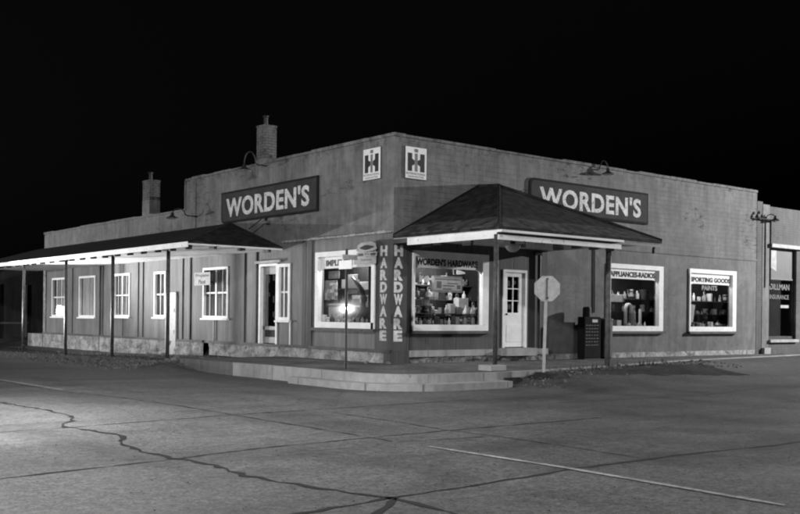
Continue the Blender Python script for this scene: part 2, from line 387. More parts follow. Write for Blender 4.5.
def strip(pts, wid, dz=.004, jit=.0, wj=.4, seg=.22):
    bm = bm_new(); P = []
    for (a, b), (c, d) in zip(pts, pts[1:]):
        n = max(1, int(math.hypot(c - a, d - b) / seg))
        for k in range(n): P.append((a + (c - a) * k / n, b + (d - b) * k / n))
    P.append(pts[-1]); prev = None
    for i, p in enumerate(P):
        q = P[min(i + 1, len(P) - 1)]; o = P[max(i - 1, 0)]; t = Vector((q[0] - o[0], q[1] - o[1])).normalized(); n = Vector((-t.y, t.x))
        j = random.uniform(-jit, jit); ww = wid / 2 * (1 + random.uniform(-wj, wj)) * (1 if 0 < i < len(P) - 1 else .4)
        c = Vector(p) + n * j; a = c + n * ww; b = c - n * ww
        cur = (bm.verts.new((a.x, a.y, gz(a.x, a.y) + dz)), bm.verts.new((b.x, b.y, gz(b.x, b.y) + dz)))
        if prev: bm.faces.new([prev[0], prev[1], cur[1], cur[0]])
        prev = cur
    return bm
main = [(-9.9, 3.0), (-9.75, -1.0), (-9.711, -2.478), (-9.561, -4.04), (-9.533, -5.085), (-9.8, -5.7), (-10.111, -6.184), (-10.031, -6.757), (-9.892, -7.454), (-10.143, -8.107), (-10.285, -8.65), (-10.242, -9.513), (-10.149, -9.897), (-10.153, -10.382), (-10.204, -10.827), (-10.124, -11.265), (-10.043, -11.736), (-9.816, -12.385), (-9.85, -13.4)]
struct("road_crack", strip(main, .05, jit=.035, wj=.75, seg=.12), m_tar)
for pts, wd in (([(-19, -6.75), (-13, -6.62), (-10.149, -6.424), (-7.7, -6.1), (-3, -6.0)], .035), ([(-19, -10.3), (-11.942, -9.802), (-10.306, -9.591), (-9.281, -9.36), (-7.2, -9.24), (-3.5, -9.2)], .04),
                ([(-8.3, 20), (-8.186, -.607), (-7.787, -2.527), (-7.66, -4.584), (-7.66, -9.7)], .03), ([(-20, -12.9), (-10.727, -12.491), (-9.816, -12.385), (-8.594, -12.311), (-7.453, -12.2), (-5.828, -12.2), (-4.421, -12.331), (0, -12.3)], .05),
                ([(-6.3, -6.5), (-6.332, -8.155), (-6.415, -9.142), (-6.341, -10.111), (-6.34, -11.032), (-6.434, -12.046)], .022), ([(-9.8, -12.42), (-10.4, -12.9), (-10.9, -13.1)], .06), ([(-7.66, -9.75), (-6.4, -9.95)], .025),
                ([(-2.2, -7.2), (1.5, -7.5), (5, -6.9), (9, -7.2)], .02), ([(-5.4, -13.2), (-4.2, -14.0), (-3.2, -14.1)], .03)):
    struct("road_crack", strip(pts, wd * .8, jit=.016, wj=.7, seg=.15), m_tar)
struct("road_marking", strip([(-7.62, -10.253), (-7.56, -12.195), (-7.62, -14.35)], .075, .007, .004, .12), m_line)
struct("road_marking", strip([(-8.15, 6.5), (-8.08, 2.877), (-8.0, -.6)], .08, .007, .004, .15), m_line)

# sidewalk platform with its rounded corner
def outline(off, y_top, x_end):
    ex, ey, r = -3.12 - off, -3.95 - off, 1.3 + off
    pts = [(ex, y_top)]
    c = (ex + r, ey + r)
    for k in range(11):
        a = PI + PI / 2 * k / 10; pts.append((c[0] + r * math.cos(a), c[1] + r * math.sin(a)))
    pts.append((x_end, ey)); return pts
def slab(pts, z0, z1, bevel=.025):
    bm = bm_new(); prism(bm, [Vector((x, y, z0)) for x, y in pts], (0, 0, z1 - z0))
    if bevel:
        es = [e for e in bm.edges if all(abs(v.co.z - z1) < 1e-5 for v in e.verts)]; bmesh.ops.bevel(bm, geom=es, offset=bevel, segments=2, affect='EDGES')
    return bm
up = outline(0, 4.7, -.2)
walk = up + [(1.0, -3.85), (1.8, -3.65), (4.8, -2.98), (9, -1.95), (16.3, -1.0), (26, -.8), (26, -.02), (-.02, -.02), (-.02, 4.7)]
# curb ring (light concrete) and the paving inside it
def ring(o1, o2, z0, z1):
    bm = bm_new(); prism(bm, [Vector((x, y, z0)) for x, y in o1 + o2[::-1]], (0, 0, z1 - z0)); return bm
inner = outline(-.16, 4.7, -.2)
inner[0] = (inner[0][0], 4.7)
struct("sidewalk", slab(inner + [(1.0, -3.70), (1.8, -3.50), (4.8, -2.84), (9, -1.82), (16.3, -.88), (26, -.68), (26, -.03), (-.03, -.03), (-.03, 4.7)], .0, .415, 0), m_walk)
seg = [p for p in up if p[1] <= 2.3]
struct("curb", ring([(-3.12, 2.0)] + [p for p in up[1:]], [(-2.96, 2.0)] + inner[1:], .0, .42), m_concrete)
struct("curb", ring([(-3.12, 4.7), (-3.12, 2.0)], [(-2.96, 4.7), (-2.96, 2.0)], .0, .418), m_concrete_old)
eo = [(-.2, -3.95), (1.0, -3.85), (1.8, -3.65), (4.8, -2.98), (9, -1.95), (16.3, -1.0), (26, -.8)]
ei = [(-.2, -3.79), (1.0, -3.70), (1.8, -3.50), (4.8, -2.84), (9, -1.82), (16.3, -.88), (26, -.68)]
struct("curb", ring(eo, ei, .0, .418), m_concrete)
low = outline(.34, -.9, -.32); lowi = outline(.004, -.9, -.32)
struct("curb", ring(low, lowi, .0, .255), m_concrete)

def patch(bm_pts, h, n=26, name="dirt", mat=None, seedv=0):
    random.seed(seedv); (x0, x1, y0, y1) = bm_pts; bm = bm_new(); nx = int((x1 - x0) / .11); ny = int((y1 - y0) / .11)
    from mathutils import noise as N
    g = []
    for i in range(nx + 1):
        r = []
        for j in range(ny + 1):
            x = x0 + (x1 - x0) * i / nx; y = y0 + (y1 - y0) * j / ny
            e = min(i / 9, (nx - i) / 26, j / 9, (ny - j) / 9); e = min(1, e)
            z = gz(x, y) - .05 + e * (.07 + h * (.5 + .9 * N.fractal(Vector((x * 1.1, y * 1.1, seedv)), .8, 2, 5)))
            if x > -3 and y < 3 and y > edge(x) - .06: z = .30
            elif x > -3 and y < 3: z = min(z, .395)
            r.append(bm.verts.new((x, y, z)))
        g.append(r)
    for i in range(nx):
        for j in range(ny): bm.faces.new([g[i][j], g[i + 1][j], g[i + 1][j + 1], g[i][j + 1]])
    return struct(name, bm, mat or m_dirt, smooth=True)
patch((-3.12, -.02, 4.72, 27), .08, name="dirt_verge", seedv=3)
patch((-4.7, -3.125, 3.3, 27), .06, name="dirt_verge", seedv=3)
patch((-.25, 9.5, -5.2, -2.3), .035, name="dirt_verge", seedv=5)

# ------------------------------------------------------------------ THE STORE
store = thing("hardware_store", (0, 0, .1), "corner store with painted masonry parapets, shingled canopies and white framed display windows", "building")
ZB = 3.53
# openings (a0,a1,z0,z1)
LW = [(21.08, 22.6, 1.39, 2.97, 3), (18.0, 19.63, 1.39, 2.97, 0), (14.87, 16.3, 1.42, 2.97, 2), (12.03, 12.91, 1.43, 2.95, 2), (7.86, 9.44, 1.42, 2.97, 2)]
LDOOR = (5.10, 6.07, .72, 2.97); LBLANK = (4.46, 5.10, 1.39, 2.94); LSHOW = (.66, 3.21, 1.22, 3.17); LSIDE = (11.2, 11.95, .2, 2.25)
holesL = [h[:4] for h in LW] + [LDOOR, LBLANK, LSHOW]
RW1 = (.58, 3.08, 1.19, 3.12); RDOOR = (3.62, 4.50, .75, 2.78); RW3 = (7.78, 10.35, 1.18, 3.12); RW4 = (11.68, 14.23, 1.17, 3.12)
holesR = [RW1, RDOOR, RW3, RW4]
bm = bm_new(); wall(bm, 'L', 0, 23.6, .66, ZB, holesL, -.24, 0); obj("lower_wall", bm, m_wood, store)
bm = bm_new(); wall(bm, 'L', 0, 10.68, ZB, 5.785, [], -.30, 0); obj("upper_wall", bm, m_upper_left, store)
bm = bm_new(); wall(bm, 'L', 10.68, 23.6, ZB, 4.84, [], -.30, .0); obj("upper_wall", bm, m_upper_left, store)
bm = bm_new(); wall(bm, 'R', .30, 15.46, ZB, 5.785, [], -.30, 0); obj("upper_wall", bm, m_upper_right, store)
bm = bm_new(); wall(bm, 'R', .24, 5.3, .72, ZB, [h for h in holesR if h[0] < 5.3], -.24, 0); obj("lower_wall", bm, m_wood2, store)
bm = bm_new(); wall(bm, 'R', 5.3, 15.46, .36, ZB, [h for h in holesR if h[0] > 5.3], -.24, 0); obj("lower_wall", bm, m_lower_right, store)
# painted corner pier carrying the vertical lettering
bm = bm_new(); box(bm, 'L', -.012, .66, 0, .012, .72, 3.36); box(bm, 'R', 0.0, .42, 0, .012, .72, 3.36); box(bm, 'L', -.03, .30, 0, .03, .40, .719); box(bm, 'R', -.028, .43, .002, .10, .40, .719); pier = obj("corner_pier", bm, m_wood2, store)
# copings with slightly uneven top
def coping(s, a0, a1, z, mat, r0=.0):
    bm = bm_new(); a = a0; 
    while a < a1:
        b = min(a1, a + random.uniform(.6, 1.4)); dz = random.uniform(-.02, .015)
        box(bm, s, a, b - .008, -.32, .035, z + .002, z + .075 + dz); a = b
    return obj("coping", bm, mat, store)
coping('L', -.035, 10.70, 5.785, m_upper_left); coping('L', 10.72, 23.62, 4.84, m_upper_left); coping('R', .33, 15.46, 5.785, m_upper_right)
bm = bm_new(); box(bm, 'L', 10.68, 10.72, -.30, .035, 4.84, 5.80); box(bm, 'L', 9.98, 10.02, .0, .02, ZB, 5.78); obj("wall_edge", bm, m_upper_left, store)
# roof deck and hidden rear walls
bm = bm_new(); wbox(bm, .3, 15.2, .3, 23.5, 4.2, 4.3); obj("roof", bm, m_tar, store)
bm = bm_new(); wbox(bm, 15.2, 15.45, .3, 23.5, .1, 5.2); wbox(bm, .3, 15.2, 23.3, 23.55, .1, 4.83); wbox(bm, .31, 15.1, 10.45, 10.66, 4.35, 5.79); obj("rear_wall", bm, m_upper_left, store)
# string course
bm = bm_new(); 
aa = .0
while aa < 4.86:
    bb = min(4.86, aa + random.uniform(.25, .7)); box(bm, 'L', aa, bb - .01, 0, .035 + random.uniform(0, .02), ZB - .02, ZB + .02 + random.uniform(0, .02)); aa = bb
obj("string_course", bm, paint("chipped_ledge", .38, .3, 6, .8, chip=.8, chipg=.12), store)
bm = bm_new(); box(bm, 'R', 5.6, 15.46, 0, .025, ZB - .02, ZB + .03); obj("string_course", bm, m_lower_right, store)
# foundations, rough face
def rough_face(s, a0, a1, z0, z1, d, amp, seedv):
    from mathutils import noise as N
    bm = bm_new(); nx = max(2, int((a1 - a0) / .09)); nz = max(2, int((z1 - z0) / .06)); g = []
    for i in range(nx + 1):
        r = []
        for j in range(nz + 1):
            a = a0 + (a1 - a0) * i / nx; z = z0 + (z1 - z0) * j / nz
            dd = d + amp * N.fractal(Vector((a * 2.3, z * 4, seedv)), .7, 2, 5); r.append(bm.verts.new(W(s, a, dd if 0 < i < nx else d * .2, z)))
        g.append(r)
    for i in range(nx):
        for j in range(nz): bm.faces.new([g[i][j], g[i + 1][j], g[i + 1][j + 1], g[i][j + 1]])
    t = [W(s, a0, -.2, z1), W(s, a1, -.2, z1)]
    top = [g[i][nz] for i in range(nx + 1)]; bk = [bm.verts.new(W(s, a0 + (a1 - a0) * i / nx, -.2, z1)) for i in range(nx + 1)]
    for i in range(nx): bm.faces.new([top[i], top[i + 1], bk[i + 1], bk[i]])
    return bm
obj("foundation", rough_face('L', .31, 9.0, .3, .66, .05, .05, 1), m_found, store, smooth=False)
obj("foundation", rough_face('L', 9.39, 23.6, .0, .66, .05, .05, 2), m_found, store)
bm = bm_new(); box(bm, 'L', 8.99, 9.40, -.24, -.2, 0, .66); obj("crawl_space_opening", bm, m_inside, store)
obj("foundation", rough_face('R', .44, 5.28, .3, .56, .05, .08, 3), m_rubble, store)
bm = bm_new(); box(bm, 'R', .44, 5.28, -.1, .09, .565, .72); obj("foundation_ledge", bm, m_concrete, store)
obj("foundation", rough_face('R', 5.3, 15.4, .3, .56, .02, .03, 4), m_found, store)
# water table board along the left wall
bm = bm_new(); box(bm, 'L', .0, 8.99, 0, .055, .665, .735); box(bm, 'L', 9.40, 23.6, 0, .055, .665, .735); obj("sill_board", bm, m_batten, store)
# battens on the left wall
for y, wd, dk in [(20.44, .22, 0), (17.63, .16, 0), (17.3, .06, 1), (14.3, .26, 0), (13.8, .05, 1), (10.9, .2, 0), (10.29, .07, 1), (6.9, .05, 1), (6.24, .07, 1), (23.45, .26, 2)]:
    bm = bm_new(); box(bm, 'L', y - wd / 2, y + wd / 2, .001, .035, .736, 3.32); obj("batten", bm, [m_wood, m_batten, m_found][dk], store)
bm = bm_new(); box(bm, 'L', 3.40, 3.84, .001, .03, .736, ZB - .031); obj("pilaster_board", bm, m_batten, store)
bm = bm_new(); box(bm, 'L', 4.42, 4.455, .001, .03, .736, 1.36); obj("batten", bm, m_white, store)
# thin conduit below the third window and on the wall
for (y, z0, z1) in ((15.42, .74, 1.40), (15.42, 2.98, 3.3), (8.66, .74, 1.39)):
    bm = bm_new(); tube(bm, [W('L', y, .04, z0), W('L', y, .04, z1)], .02, 6); obj("conduit", bm, m_dark, store)
bm = bm_new(); tube(bm, [W('R', 4.91, .07, .73), W('R', 4.91, .07, 3.26)], .045, 8); tube(bm, [W('R', 4.7, .09, 3.26), W('R', 4.95, .09, 3.24)], .06, 8); obj("downspout", bm, m_dark, store)
bm = bm_new(); tube(bm, [W('R', 7.22, .025, 1.7), W('R', 7.2, .025, 3.5)], .02, 6); obj("vent_pipe", bm, m_dark, store)
# string of paler patch plaster by the shop window, and spots of old brackets
# ---- windows
def window(s, a0, a1, z0, z1, mull=2, fw=.075, header=None, dep=.08, rail=True, gm=None, name="window", fm=None, proud=.03, curtain=False):
    fm = fm or m_white
    bm = bm_new()
    box(bm, s, a0, a0 + fw, -dep, proud, z0, z1); box(bm, s, a1 - fw, a1, -dep, proud, z0, z1)
    box(bm, s, a0 + fw, a1 - fw, -dep, proud, z1 - fw, z1); box(bm, s, a0 + fw, a1 - fw, -dep, proud, z0, z0 + fw)
    wn = obj(name, bm, fm, store)
    bm = bm_new(); box(bm, s, a0 + fw - .01, a1 - fw + .01, -dep - .006, -dep, z0 + fw - .01, z1 - fw + .01); obj("pane", bm, gm or m_glass, wn)
    if rail:
        bm = bm_new(); zc = (z0 + z1) / 2 - .0
        box(bm, s, a0 + fw, a1 - fw, -dep + .001, -dep + .035, zc - .025, zc + .025)
        for k in range(1, mull):
            a = a0 + (a1 - a0) * k / mull; box(bm, s, a - (.045 if mull == 2 and a1 - a0 > 1 else .02), a + (.045 if mull == 2 and a1 - a0 > 1 else .02), -dep + .036, -dep + .05, z0 + fw, z1 - fw)
        if mull == 2 and a1 - a0 > 1:
            for q in (.25, .75):
                a = a0 + (a1 - a0) * q; box(bm, s, a - .012, a + .012, -dep + .036, -dep + .045, z0 + fw, z1 - fw)
        obj("glazing_bar", bm, fm, wn)
    bm = bm_new(); box(bm, s, a0 - .05, a1 + .05, .0, .085, z0 - .05, z0 - .001); obj("sill", bm, m_batten if fw > .1 else fm, wn)
    return wn
def curtain(s, a0, a1, z0, z1, par, mat=None, d=-.2):
    bm = bm_new(); n = int((a1 - a0) / .025); pr = None
    for i in range(n + 1):
        a = a0 + (a1 - a0) * i / n; dd = d + .02 * math.sin(a * 42) + .01 * math.sin(a * 90)
        cur = (bm.verts.new(W(s, a, dd, z0)), bm.verts.new(W(s, a, dd, z1)))
        if pr: bm.faces.new([pr[0], cur[0], cur[1], pr[1]])
        pr = cur
    obj("curtain", bm, mat or m_curtain, par, smooth=True)
m_curt_dim = boards("dim_curtain", .55, .09, .6)
for i, (a0, a1, z0, z1, mu) in enumerate(LW):
    wn = window('L', a0, a1, z0, z1, max(1, mu), gm=m_glass if i else m_glass, rail=(i != 1), dep=.06)
    curtain('L', a0 + .02, a1 - .02, z0 + .02, z1 - .02, wn, m_curtain if i in (1,) else m_curt_dim, -.16 if i != 1 else -.12)
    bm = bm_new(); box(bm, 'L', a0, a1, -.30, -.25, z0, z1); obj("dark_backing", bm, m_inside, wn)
# blanked window next to the left door
wn = window('L', *LBLANK, mull=2, fw=.09, dep=.05); bm = bm_new(); box(bm, 'L', LBLANK[0] + .08, LBLANK[1] - .08, -.12, -.07, LBLANK[2] + .08, LBLANK[3] - .08); obj("blind", bm, paint("painted_over_pane", .30, .15, 6), wn)
# left door
def door(s, a0, a1, z0, z1, mat, dep):
    bm = bm_new(); f = .07
    box(bm, s, a0, a0 + f, -dep, .03, z0, z1); box(bm, s, a1 - f, a1, -dep, .03, z0, z1); box(bm, s, a0 + f, a1 - f, -dep, .03, z1 - f, z1)
    return obj("door", bm, mat, store)
d1 = door('L', *LDOOR, m_white, .2)
bm = bm_new(); a0, a1 = 5.17, 6.0
box(bm, 'L', a0, a1, -.13, -.08, .75, .92); box(bm, 'L', a0, a1, -.13, -.08, 1.12, 1.22); box(bm, 'L', a0, a1, -.13, -.08, 2.68, 2.9)
box(bm, 'L', a0, a0 + .08, -.13, -.08, .92, 2.68); box(bm, 'L', a1 - .08, a1, -.13, -.08, .92, 2.68)
obj("door_leaf", bm, m_mid, d1)
bm = bm_new(); box(bm, 'L', a0 + .07, a1 - .07, -.12, -.10, .9, 1.14); obj("kick_panel", bm, m_sign, d1)
bm = bm_new(); box(bm, 'L', a0 + .07, a1 - .07, -.115, -.105, 1.2, 2.7); obj("pane", bm, m_glass_dk, d1)
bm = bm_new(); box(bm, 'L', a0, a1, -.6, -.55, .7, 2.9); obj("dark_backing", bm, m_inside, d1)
for k in range(7):
    bm = bm_new(); aa = a0 + .12 + random.random() * .5; zz = 1.3 + random.random() * 1.2; box(bm, 'L', aa, aa + random.uniform(.03, .1), -.16, -.15, zz, zz + random.uniform(.08, .3)); obj("pasted_notice", bm, m_paper, d1)
bm = bm_new(); box(bm, 'L', 4.9, 6.2, .03, .09, 2.98, 3.05); obj("lintel_board", bm, m_mid, store)
bm = bm_new(); box(bm, 'L', LSIDE[0], LSIDE[1], .003, .06, LSIDE[2], LSIDE[3]); m_sd = paint("dull_white_boards", .42, .12, 5); sd = obj("side_door", bm, m_sd, store)
for q in (.9, 1.6): bm = bm_new(); box(bm, 'L', LSIDE[0] + .1, LSIDE[1] - .1, .061, .075, q, q + .12); obj("door_brace", bm, m_sd, sd)
# right entrance door
d2 = door('R', *RDOOR, m_white, .2)
bm = bm_new(); a0, a1 = 3.69, 4.43
box(bm, 'R', a0, a1, -.05, -.005, .77, 1.66); box(bm, 'R', a0, a1, -.05, -.005, 2.60, 2.71); box(bm, 'R', a0, a0 + .11, -.05, -.005, 1.66, 2.60); box(bm, 'R', a1 - .2, a1, -.05, -.005, 1.66, 2.60)
dl = obj("door_leaf", bm, m_white, d2)
bm = bm_new(); A0, A1 = a0 + .11, a1 - .2
box(bm, 'R', (A0 + A1) / 2 - .012, (A0 + A1) / 2 + .012, -.045, -.01, 1.66, 2.6)
for k in (1, 2): z = 1.66 + .94 * k / 3; box(bm, 'R', A0, (A0 + A1) / 2 - .013, -.045, -.01, z - .012, z + .012); box(bm, 'R', (A0 + A1) / 2 + .013, A1, -.045, -.01, z - .012, z + .012)
obj("glazing_bar", bm, m_white, d2)
bm = bm_new(); box(bm, 'R', A0 - .01, A1 + .01, -.032, -.028, 1.65, 2.61); obj("pane", bm, m_glass, d2)
bm = bm_new(); box(bm, 'R', a0 + .1, a1 - .1, -.004, .004, .9, 1.35); obj("door_panel", bm, m_white, d2)
bm = bm_new(); lathe(bm, W('R', a0 + .06, .03, 1.62), [(0.001, -.03), (.03, -.015), (.03, .015), (.001, .03)], 10); obj("handle", bm, m_dark, d2, smooth=True)
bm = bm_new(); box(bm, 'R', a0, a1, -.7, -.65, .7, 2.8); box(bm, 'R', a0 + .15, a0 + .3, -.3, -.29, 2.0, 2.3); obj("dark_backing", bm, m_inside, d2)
for q in ((.02, .15, 2.35, 2.5), (.25, .36, 2.4, 2.5), (.03, .17, 1.75, 1.88)): bm = bm_new(); box(bm, 'R', A0 + q[0], A0 + q[1], -.06, -.056, q[2], q[3]); obj("pasted_notice", bm, m_mid, d2)
bm = bm_new(); box(bm, 'R', 3.5, 4.62, .0, .30, .55, .745); obj("doorstep", bm, m_concrete, store)
# show windows
def show(s, a0, a1, z0, z1, hz, text, ta, tb, tz0, tz1, rev=False, tmat=None, hmat=None, fw=.13, fb=.15):
    bm = bm_new()
    box(bm, s, a0, a0 + (.06 if s == 'R' else fw), -.08, .05, z0, z1); box(bm, s, a1 - (fw * 1.6 if s == 'R' else fw), a1, -.08, .05, z0, z1)
    A0, A1 = a0 + (.06 if s == 'R' else fw), a1 - (fw * 1.6 if s == 'R' else fw)
    if s == 'L': A0 = a0 + .03; 
    box(bm, s, A0, A1, -.08, .05, z1 - fw, z1); box(bm, s, A0, A1, -.08, .05, z0, z0 + fb)
    wn = obj("display_window", bm, m_white, store)
    bm = bm_new(); box(bm, s, A0 - .01, A1 + .01, -.045, -.038, z0 + fb - .01, z1 - fw + .01); obj("pane", bm, m_glass, wn)
    bm = bm_new(); zt = z1 - fw
    pts = [(A0, zt), (A1, zt), (A1, hz - .12), (A1 - .07, hz - .03), (A1 - .2, hz), (A0 + .2, hz), (A0 + .07, hz - .03), (A0, hz - .12)]
    prism(bm, [W(s, a, -.034, z) for a, z in pts], W(s, 0, .02, 0)); hb = obj("header_board", bm, hmat or m_white, wn)
    bm = bm_new(); text_bm(bm, text, s, ta, tb, tz0, tz1, -.0135, .045); obj("lettering", bm, tmat or m_black, wn)
    bm = bm_new(); box(bm, s, a0 - .06, a1 + .06, 0, .12, z0 - .07, z0 - .002); obj("sill", bm, m_batten, wn)
    return wn
w_l = show('L', *LSHOW, 2.74, "IMPLEMENTS", 2.80, 1.35, 2.80, 2.96, hmat=m_white)
w_1 = show('R', *RW1, 2.72, "WORDEN'S HARDWARE", .72, 2.74, 2.775, 2.95, hmat=m_white)
w_3 = show('R', *RW3, 2.70, "APPLIANCES-RADIOS", 7.92, 10.02, 2.75, 2.91, tmat=m_sign)
w_4 = show('R', *RW4, 2.66, "SPORTING GOODS", 11.80, 13.95, 2.72, 2.87, tmat=m_sign)
bm = bm_new(); text_bm(bm, "PAINTS", 'R', 12.44, 13.26, 2.47, 2.62, -.037, .01); obj("lettering", bm, m_mid, w_4)
# display recesses (floor, back, sides, ceiling)
def recess(s, a0, a1, z0, z1, dep, ext=.1):
    bm = bm_new(); a0 -= .1; a1 += ext
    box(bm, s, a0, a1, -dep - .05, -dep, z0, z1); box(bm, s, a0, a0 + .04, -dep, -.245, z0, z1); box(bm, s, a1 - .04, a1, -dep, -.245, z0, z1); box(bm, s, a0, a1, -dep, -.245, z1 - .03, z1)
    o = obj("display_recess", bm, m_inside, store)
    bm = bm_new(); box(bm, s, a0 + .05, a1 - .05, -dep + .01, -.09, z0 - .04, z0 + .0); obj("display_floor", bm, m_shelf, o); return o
recess('R', RW1[0], RW1[1], RW1[2] + .15, 3.3, 1.3, .45); recess('R', RW3[0], RW3[1], RW3[2] + .12, 3.3, 1.6, 1.15); recess('R', RW4[0], RW4[1], RW4[2] + .12, 3.3, 1.4, .9)
recess('L', 1.35, LSHOW[1], LSHOW[2] + .15, 3.3, 1.0, 1.15)
# painted vertical lettering on the corner
bmL, bmR = bm_new(), bm_new()
for i, ch in enumerate("HARDWARE"):
    zt = 3.215 - i * .2885; 
    text_bm(bmL, ch, 'L', .475, .21, zt - .25, zt, .013, .055, .003); text_bm(bmR, ch, 'R', .0 + .02, .285, zt - .26, zt, .013, .06, .003)
obj("painted_lettering", bmL, m_letter_worn, store); obj("painted_lettering", bmR, m_letter_worn2, store)

# chimneys
def chimney(y0, y1, x1, z0, z1, zmid, px):
    bm = bm_new(); wbox(bm, .012, x1, y0, y1, zmid, z1); c = obj("chimney", bm, m_brick, store)
    bm = bm_new(); wbox(bm, .006, x1 + .005, y0 - .005, y1 + .005, z0, zmid); obj("chimney_base", bm, m_brick_pl, c)
    bm = bm_new(); wbox(bm, -.0, x1 + .012, y0 - .012, y1 + .012, z1 + .001, z1 + .06); obj("chimney_cap", bm, m_brick, c)
    bm = bm_new(); lathe(bm, (x1 * .45, (y0 + y1) / 2, z1 + .06), [(.06, 0), (.06, .24), (.085, .25), (.085, .28), (.04, .30)], 12, True); obj("flue", bm, m_dark, c, smooth=False)
chimney(5.9, 6.34, .40, 5.82, 6.86, 5.95, 0); chimney(13.39, 13.96, .385, 4.86, 6.06, 5.43, 0)

# ---- left canopy
UE = -2.85; ZE = 3.40; ZR = 4.25; YR = 4.86; YA = 7.7; YF = 24.4
def slab_roof(faces, th, mat, name, par):
    bm = bm_new()
    for f in faces:
        top = [bm.verts.new(p) for p in f]; bot = [bm.verts.new(Vector(p) - Vector((0, 0, th))) for p in f]; bm.faces.new(top); bm.faces.new(bot[::-1])
        n = len(f)
        for i in range(n): bm.faces.new([top[i], top[(i + 1) % n], bot[(i + 1) % n], bot[i]])
    return obj(name, bm, mat, par)
from mathutils import noise as NZ
def wob(p): return Vector(p)
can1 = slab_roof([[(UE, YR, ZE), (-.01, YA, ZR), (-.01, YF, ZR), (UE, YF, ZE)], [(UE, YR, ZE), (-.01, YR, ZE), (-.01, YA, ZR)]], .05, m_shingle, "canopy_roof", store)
bm = bm_new(); wbox(bm, UE + .02, -.005, YR + .02, YF, 3.325, 3.345); obj("soffit", bm, m_soffit, can1)
bm = bm_new(); wbox(bm, UE - .012, UE + .012, YR, YF, 3.255, 3.392); obj("fascia", bm, m_white2, can1)
bm = bm_new(); wbox(bm, UE + .012, -.02, YR - .012, YR + .012, 3.31, 3.352); obj("fascia", bm, m_white2, can1)
y = YR + .25
while y < YF:
    bm = bm_new(); hexa(bm, [(-2.80, y - .035, 3.20), (-2.62, y - .035, 3.22), (-2.62, y + .035, 3.22), (-2.80, y + .035, 3.20), (-2.82, y - .035, 3.324), (-2.62, y - .035, 3.324), (-2.62, y + .035, 3.324), (-2.82, y + .035, 3.324)])
    obj("rafter_tail", bm, m_batten, can1); y += .905
for x in (-2.0, -1.15, -.35):
    bm = bm_new(); wbox(bm, x - .045, x + .045, YR + .12, YR + .4, 3.25, 3.324); obj("rafter_tail", bm, m_batten, can1)
for yy, zb in ((6.7, .2), (10.45, .12), (14.3, .06), (18.5, .04)):
    bm = bm_new(); tube(bm, [(-2.5, yy, zb), (-2.5, yy, 3.26)], .052, 10); p = obj("canopy_post", bm, m_post, store, smooth=True)
    bm = bm_new(); wbox(bm, -2.62, -2.38, yy - .16, yy + .16, 3.26, 3.324); obj("post_cap", bm, m_post, p)
# ---- right canopy
A = (-.03, -3.55, 3.43); B = (5.5, -3.55, 3.43); C_ = (5.5, -.01, 3.43); D_ = (-.03, -.01, 3.43); E_ = (2.70, -.01, 4.84); Fp = (2.66, -.80, 4.775)
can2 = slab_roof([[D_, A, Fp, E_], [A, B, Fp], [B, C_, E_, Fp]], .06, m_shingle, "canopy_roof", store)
def lerp3(p, q, t): return tuple(p[i] + (q[i] - p[i]) * t for i in range(3))
def up1(p, h=.012): return (p[0], p[1], p[2] + h)
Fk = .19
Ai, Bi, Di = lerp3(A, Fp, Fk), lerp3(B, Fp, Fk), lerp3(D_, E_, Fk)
slab_roof([[up1(q) for q in (D_, A, Ai, Di)], [up1(q) for q in (A, B, Bi, Ai)]], .010, m_shingle_lit, "lit_eave_course", can2)  # same plane as the roof; light on a shallower eave slope is painted in
bm = bm_new(); tube(bm, [up1(A, .02), up1(Fp, .02)], .035, 6); tube(bm, [up1(B, .02), up1(Fp, .02)], .03, 6); tube(bm, [up1(E_, .02), up1(Fp, .02)], .035, 6); obj("hip_cap", bm, m_shingle, can2)
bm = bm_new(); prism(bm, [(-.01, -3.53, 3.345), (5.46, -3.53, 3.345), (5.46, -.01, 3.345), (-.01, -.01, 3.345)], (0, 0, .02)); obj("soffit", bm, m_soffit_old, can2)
bm = bm_new(); wbox(bm, -.03, .0, -3.5, -.55, 3.18, 3.344); obj("fascia", bm, m_white2, can2)
bm = bm_new(); wbox(bm, -.03, .0, -.55, -.02, 3.24, 3.344); obj("fascia", bm, m_batten, can2)
bm = bm_new(); wbox(bm, -.03, 3.95, -3.56, -3.50, 3.15, 3.255); obj("fascia", bm, m_white2, can2)
bm = bm_new(); wbox(bm, -.03, 3.95, -3.64, -3.50, 3.305, 3.355); obj("gutter", bm, m_white2, can2)
bm = bm_new(); wbox(bm, 3.96, 5.47, -3.52, -3.49, 3.27, 3.344); wbox(bm, -.03, 3.95, -3.53, -3.49, 3.256, 3.304); obj("fascia", bm, m_dark, can2)  # long dark strip paints in the shade of the gap below the gutter
for i in range(7):
    x = .25 + i * .6
    bm = bm_new(); wbox(bm, x - .03, x + .03, -3.46, -3.2, 3.11, 3.344); obj("rafter_tail", bm, m_grey, can2)
for x, y in ((.6, -.5), (.9, -1.6), (.35, -1.2), (.35, -2.2), (2.2, -2.0), (3.4, -2.1)):
    bm = bm_new(); wbox(bm, x - .04, x + .04, y - .14, y + .14, 3.17, 3.344); obj("rafter_tail", bm, m_grey, can2)
bm = bm_new(); tube(bm, [(5.36, -3.45, 3.345), (5.34, -3.42, 3.22), (5.42, -3.36, 3.15)], .035, 6); obj("bracket", bm, m_dark, can2)
bm = bm_new(); tube(bm, [(-.02, -3.47, .54), (-.02, -3.47, 3.26)], .05, 10); p = obj("canopy_post", bm, m_post, store, smooth=True)
bm = bm_new(); wbox(bm, -.40, .06, -3.74, -3.36, .42, .545); bmesh.ops.bevel(bm, geom=list(bm.edges), offset=.015, segments=1, affect='EDGES'); obj("post_footing", bm, m_concrete, p)
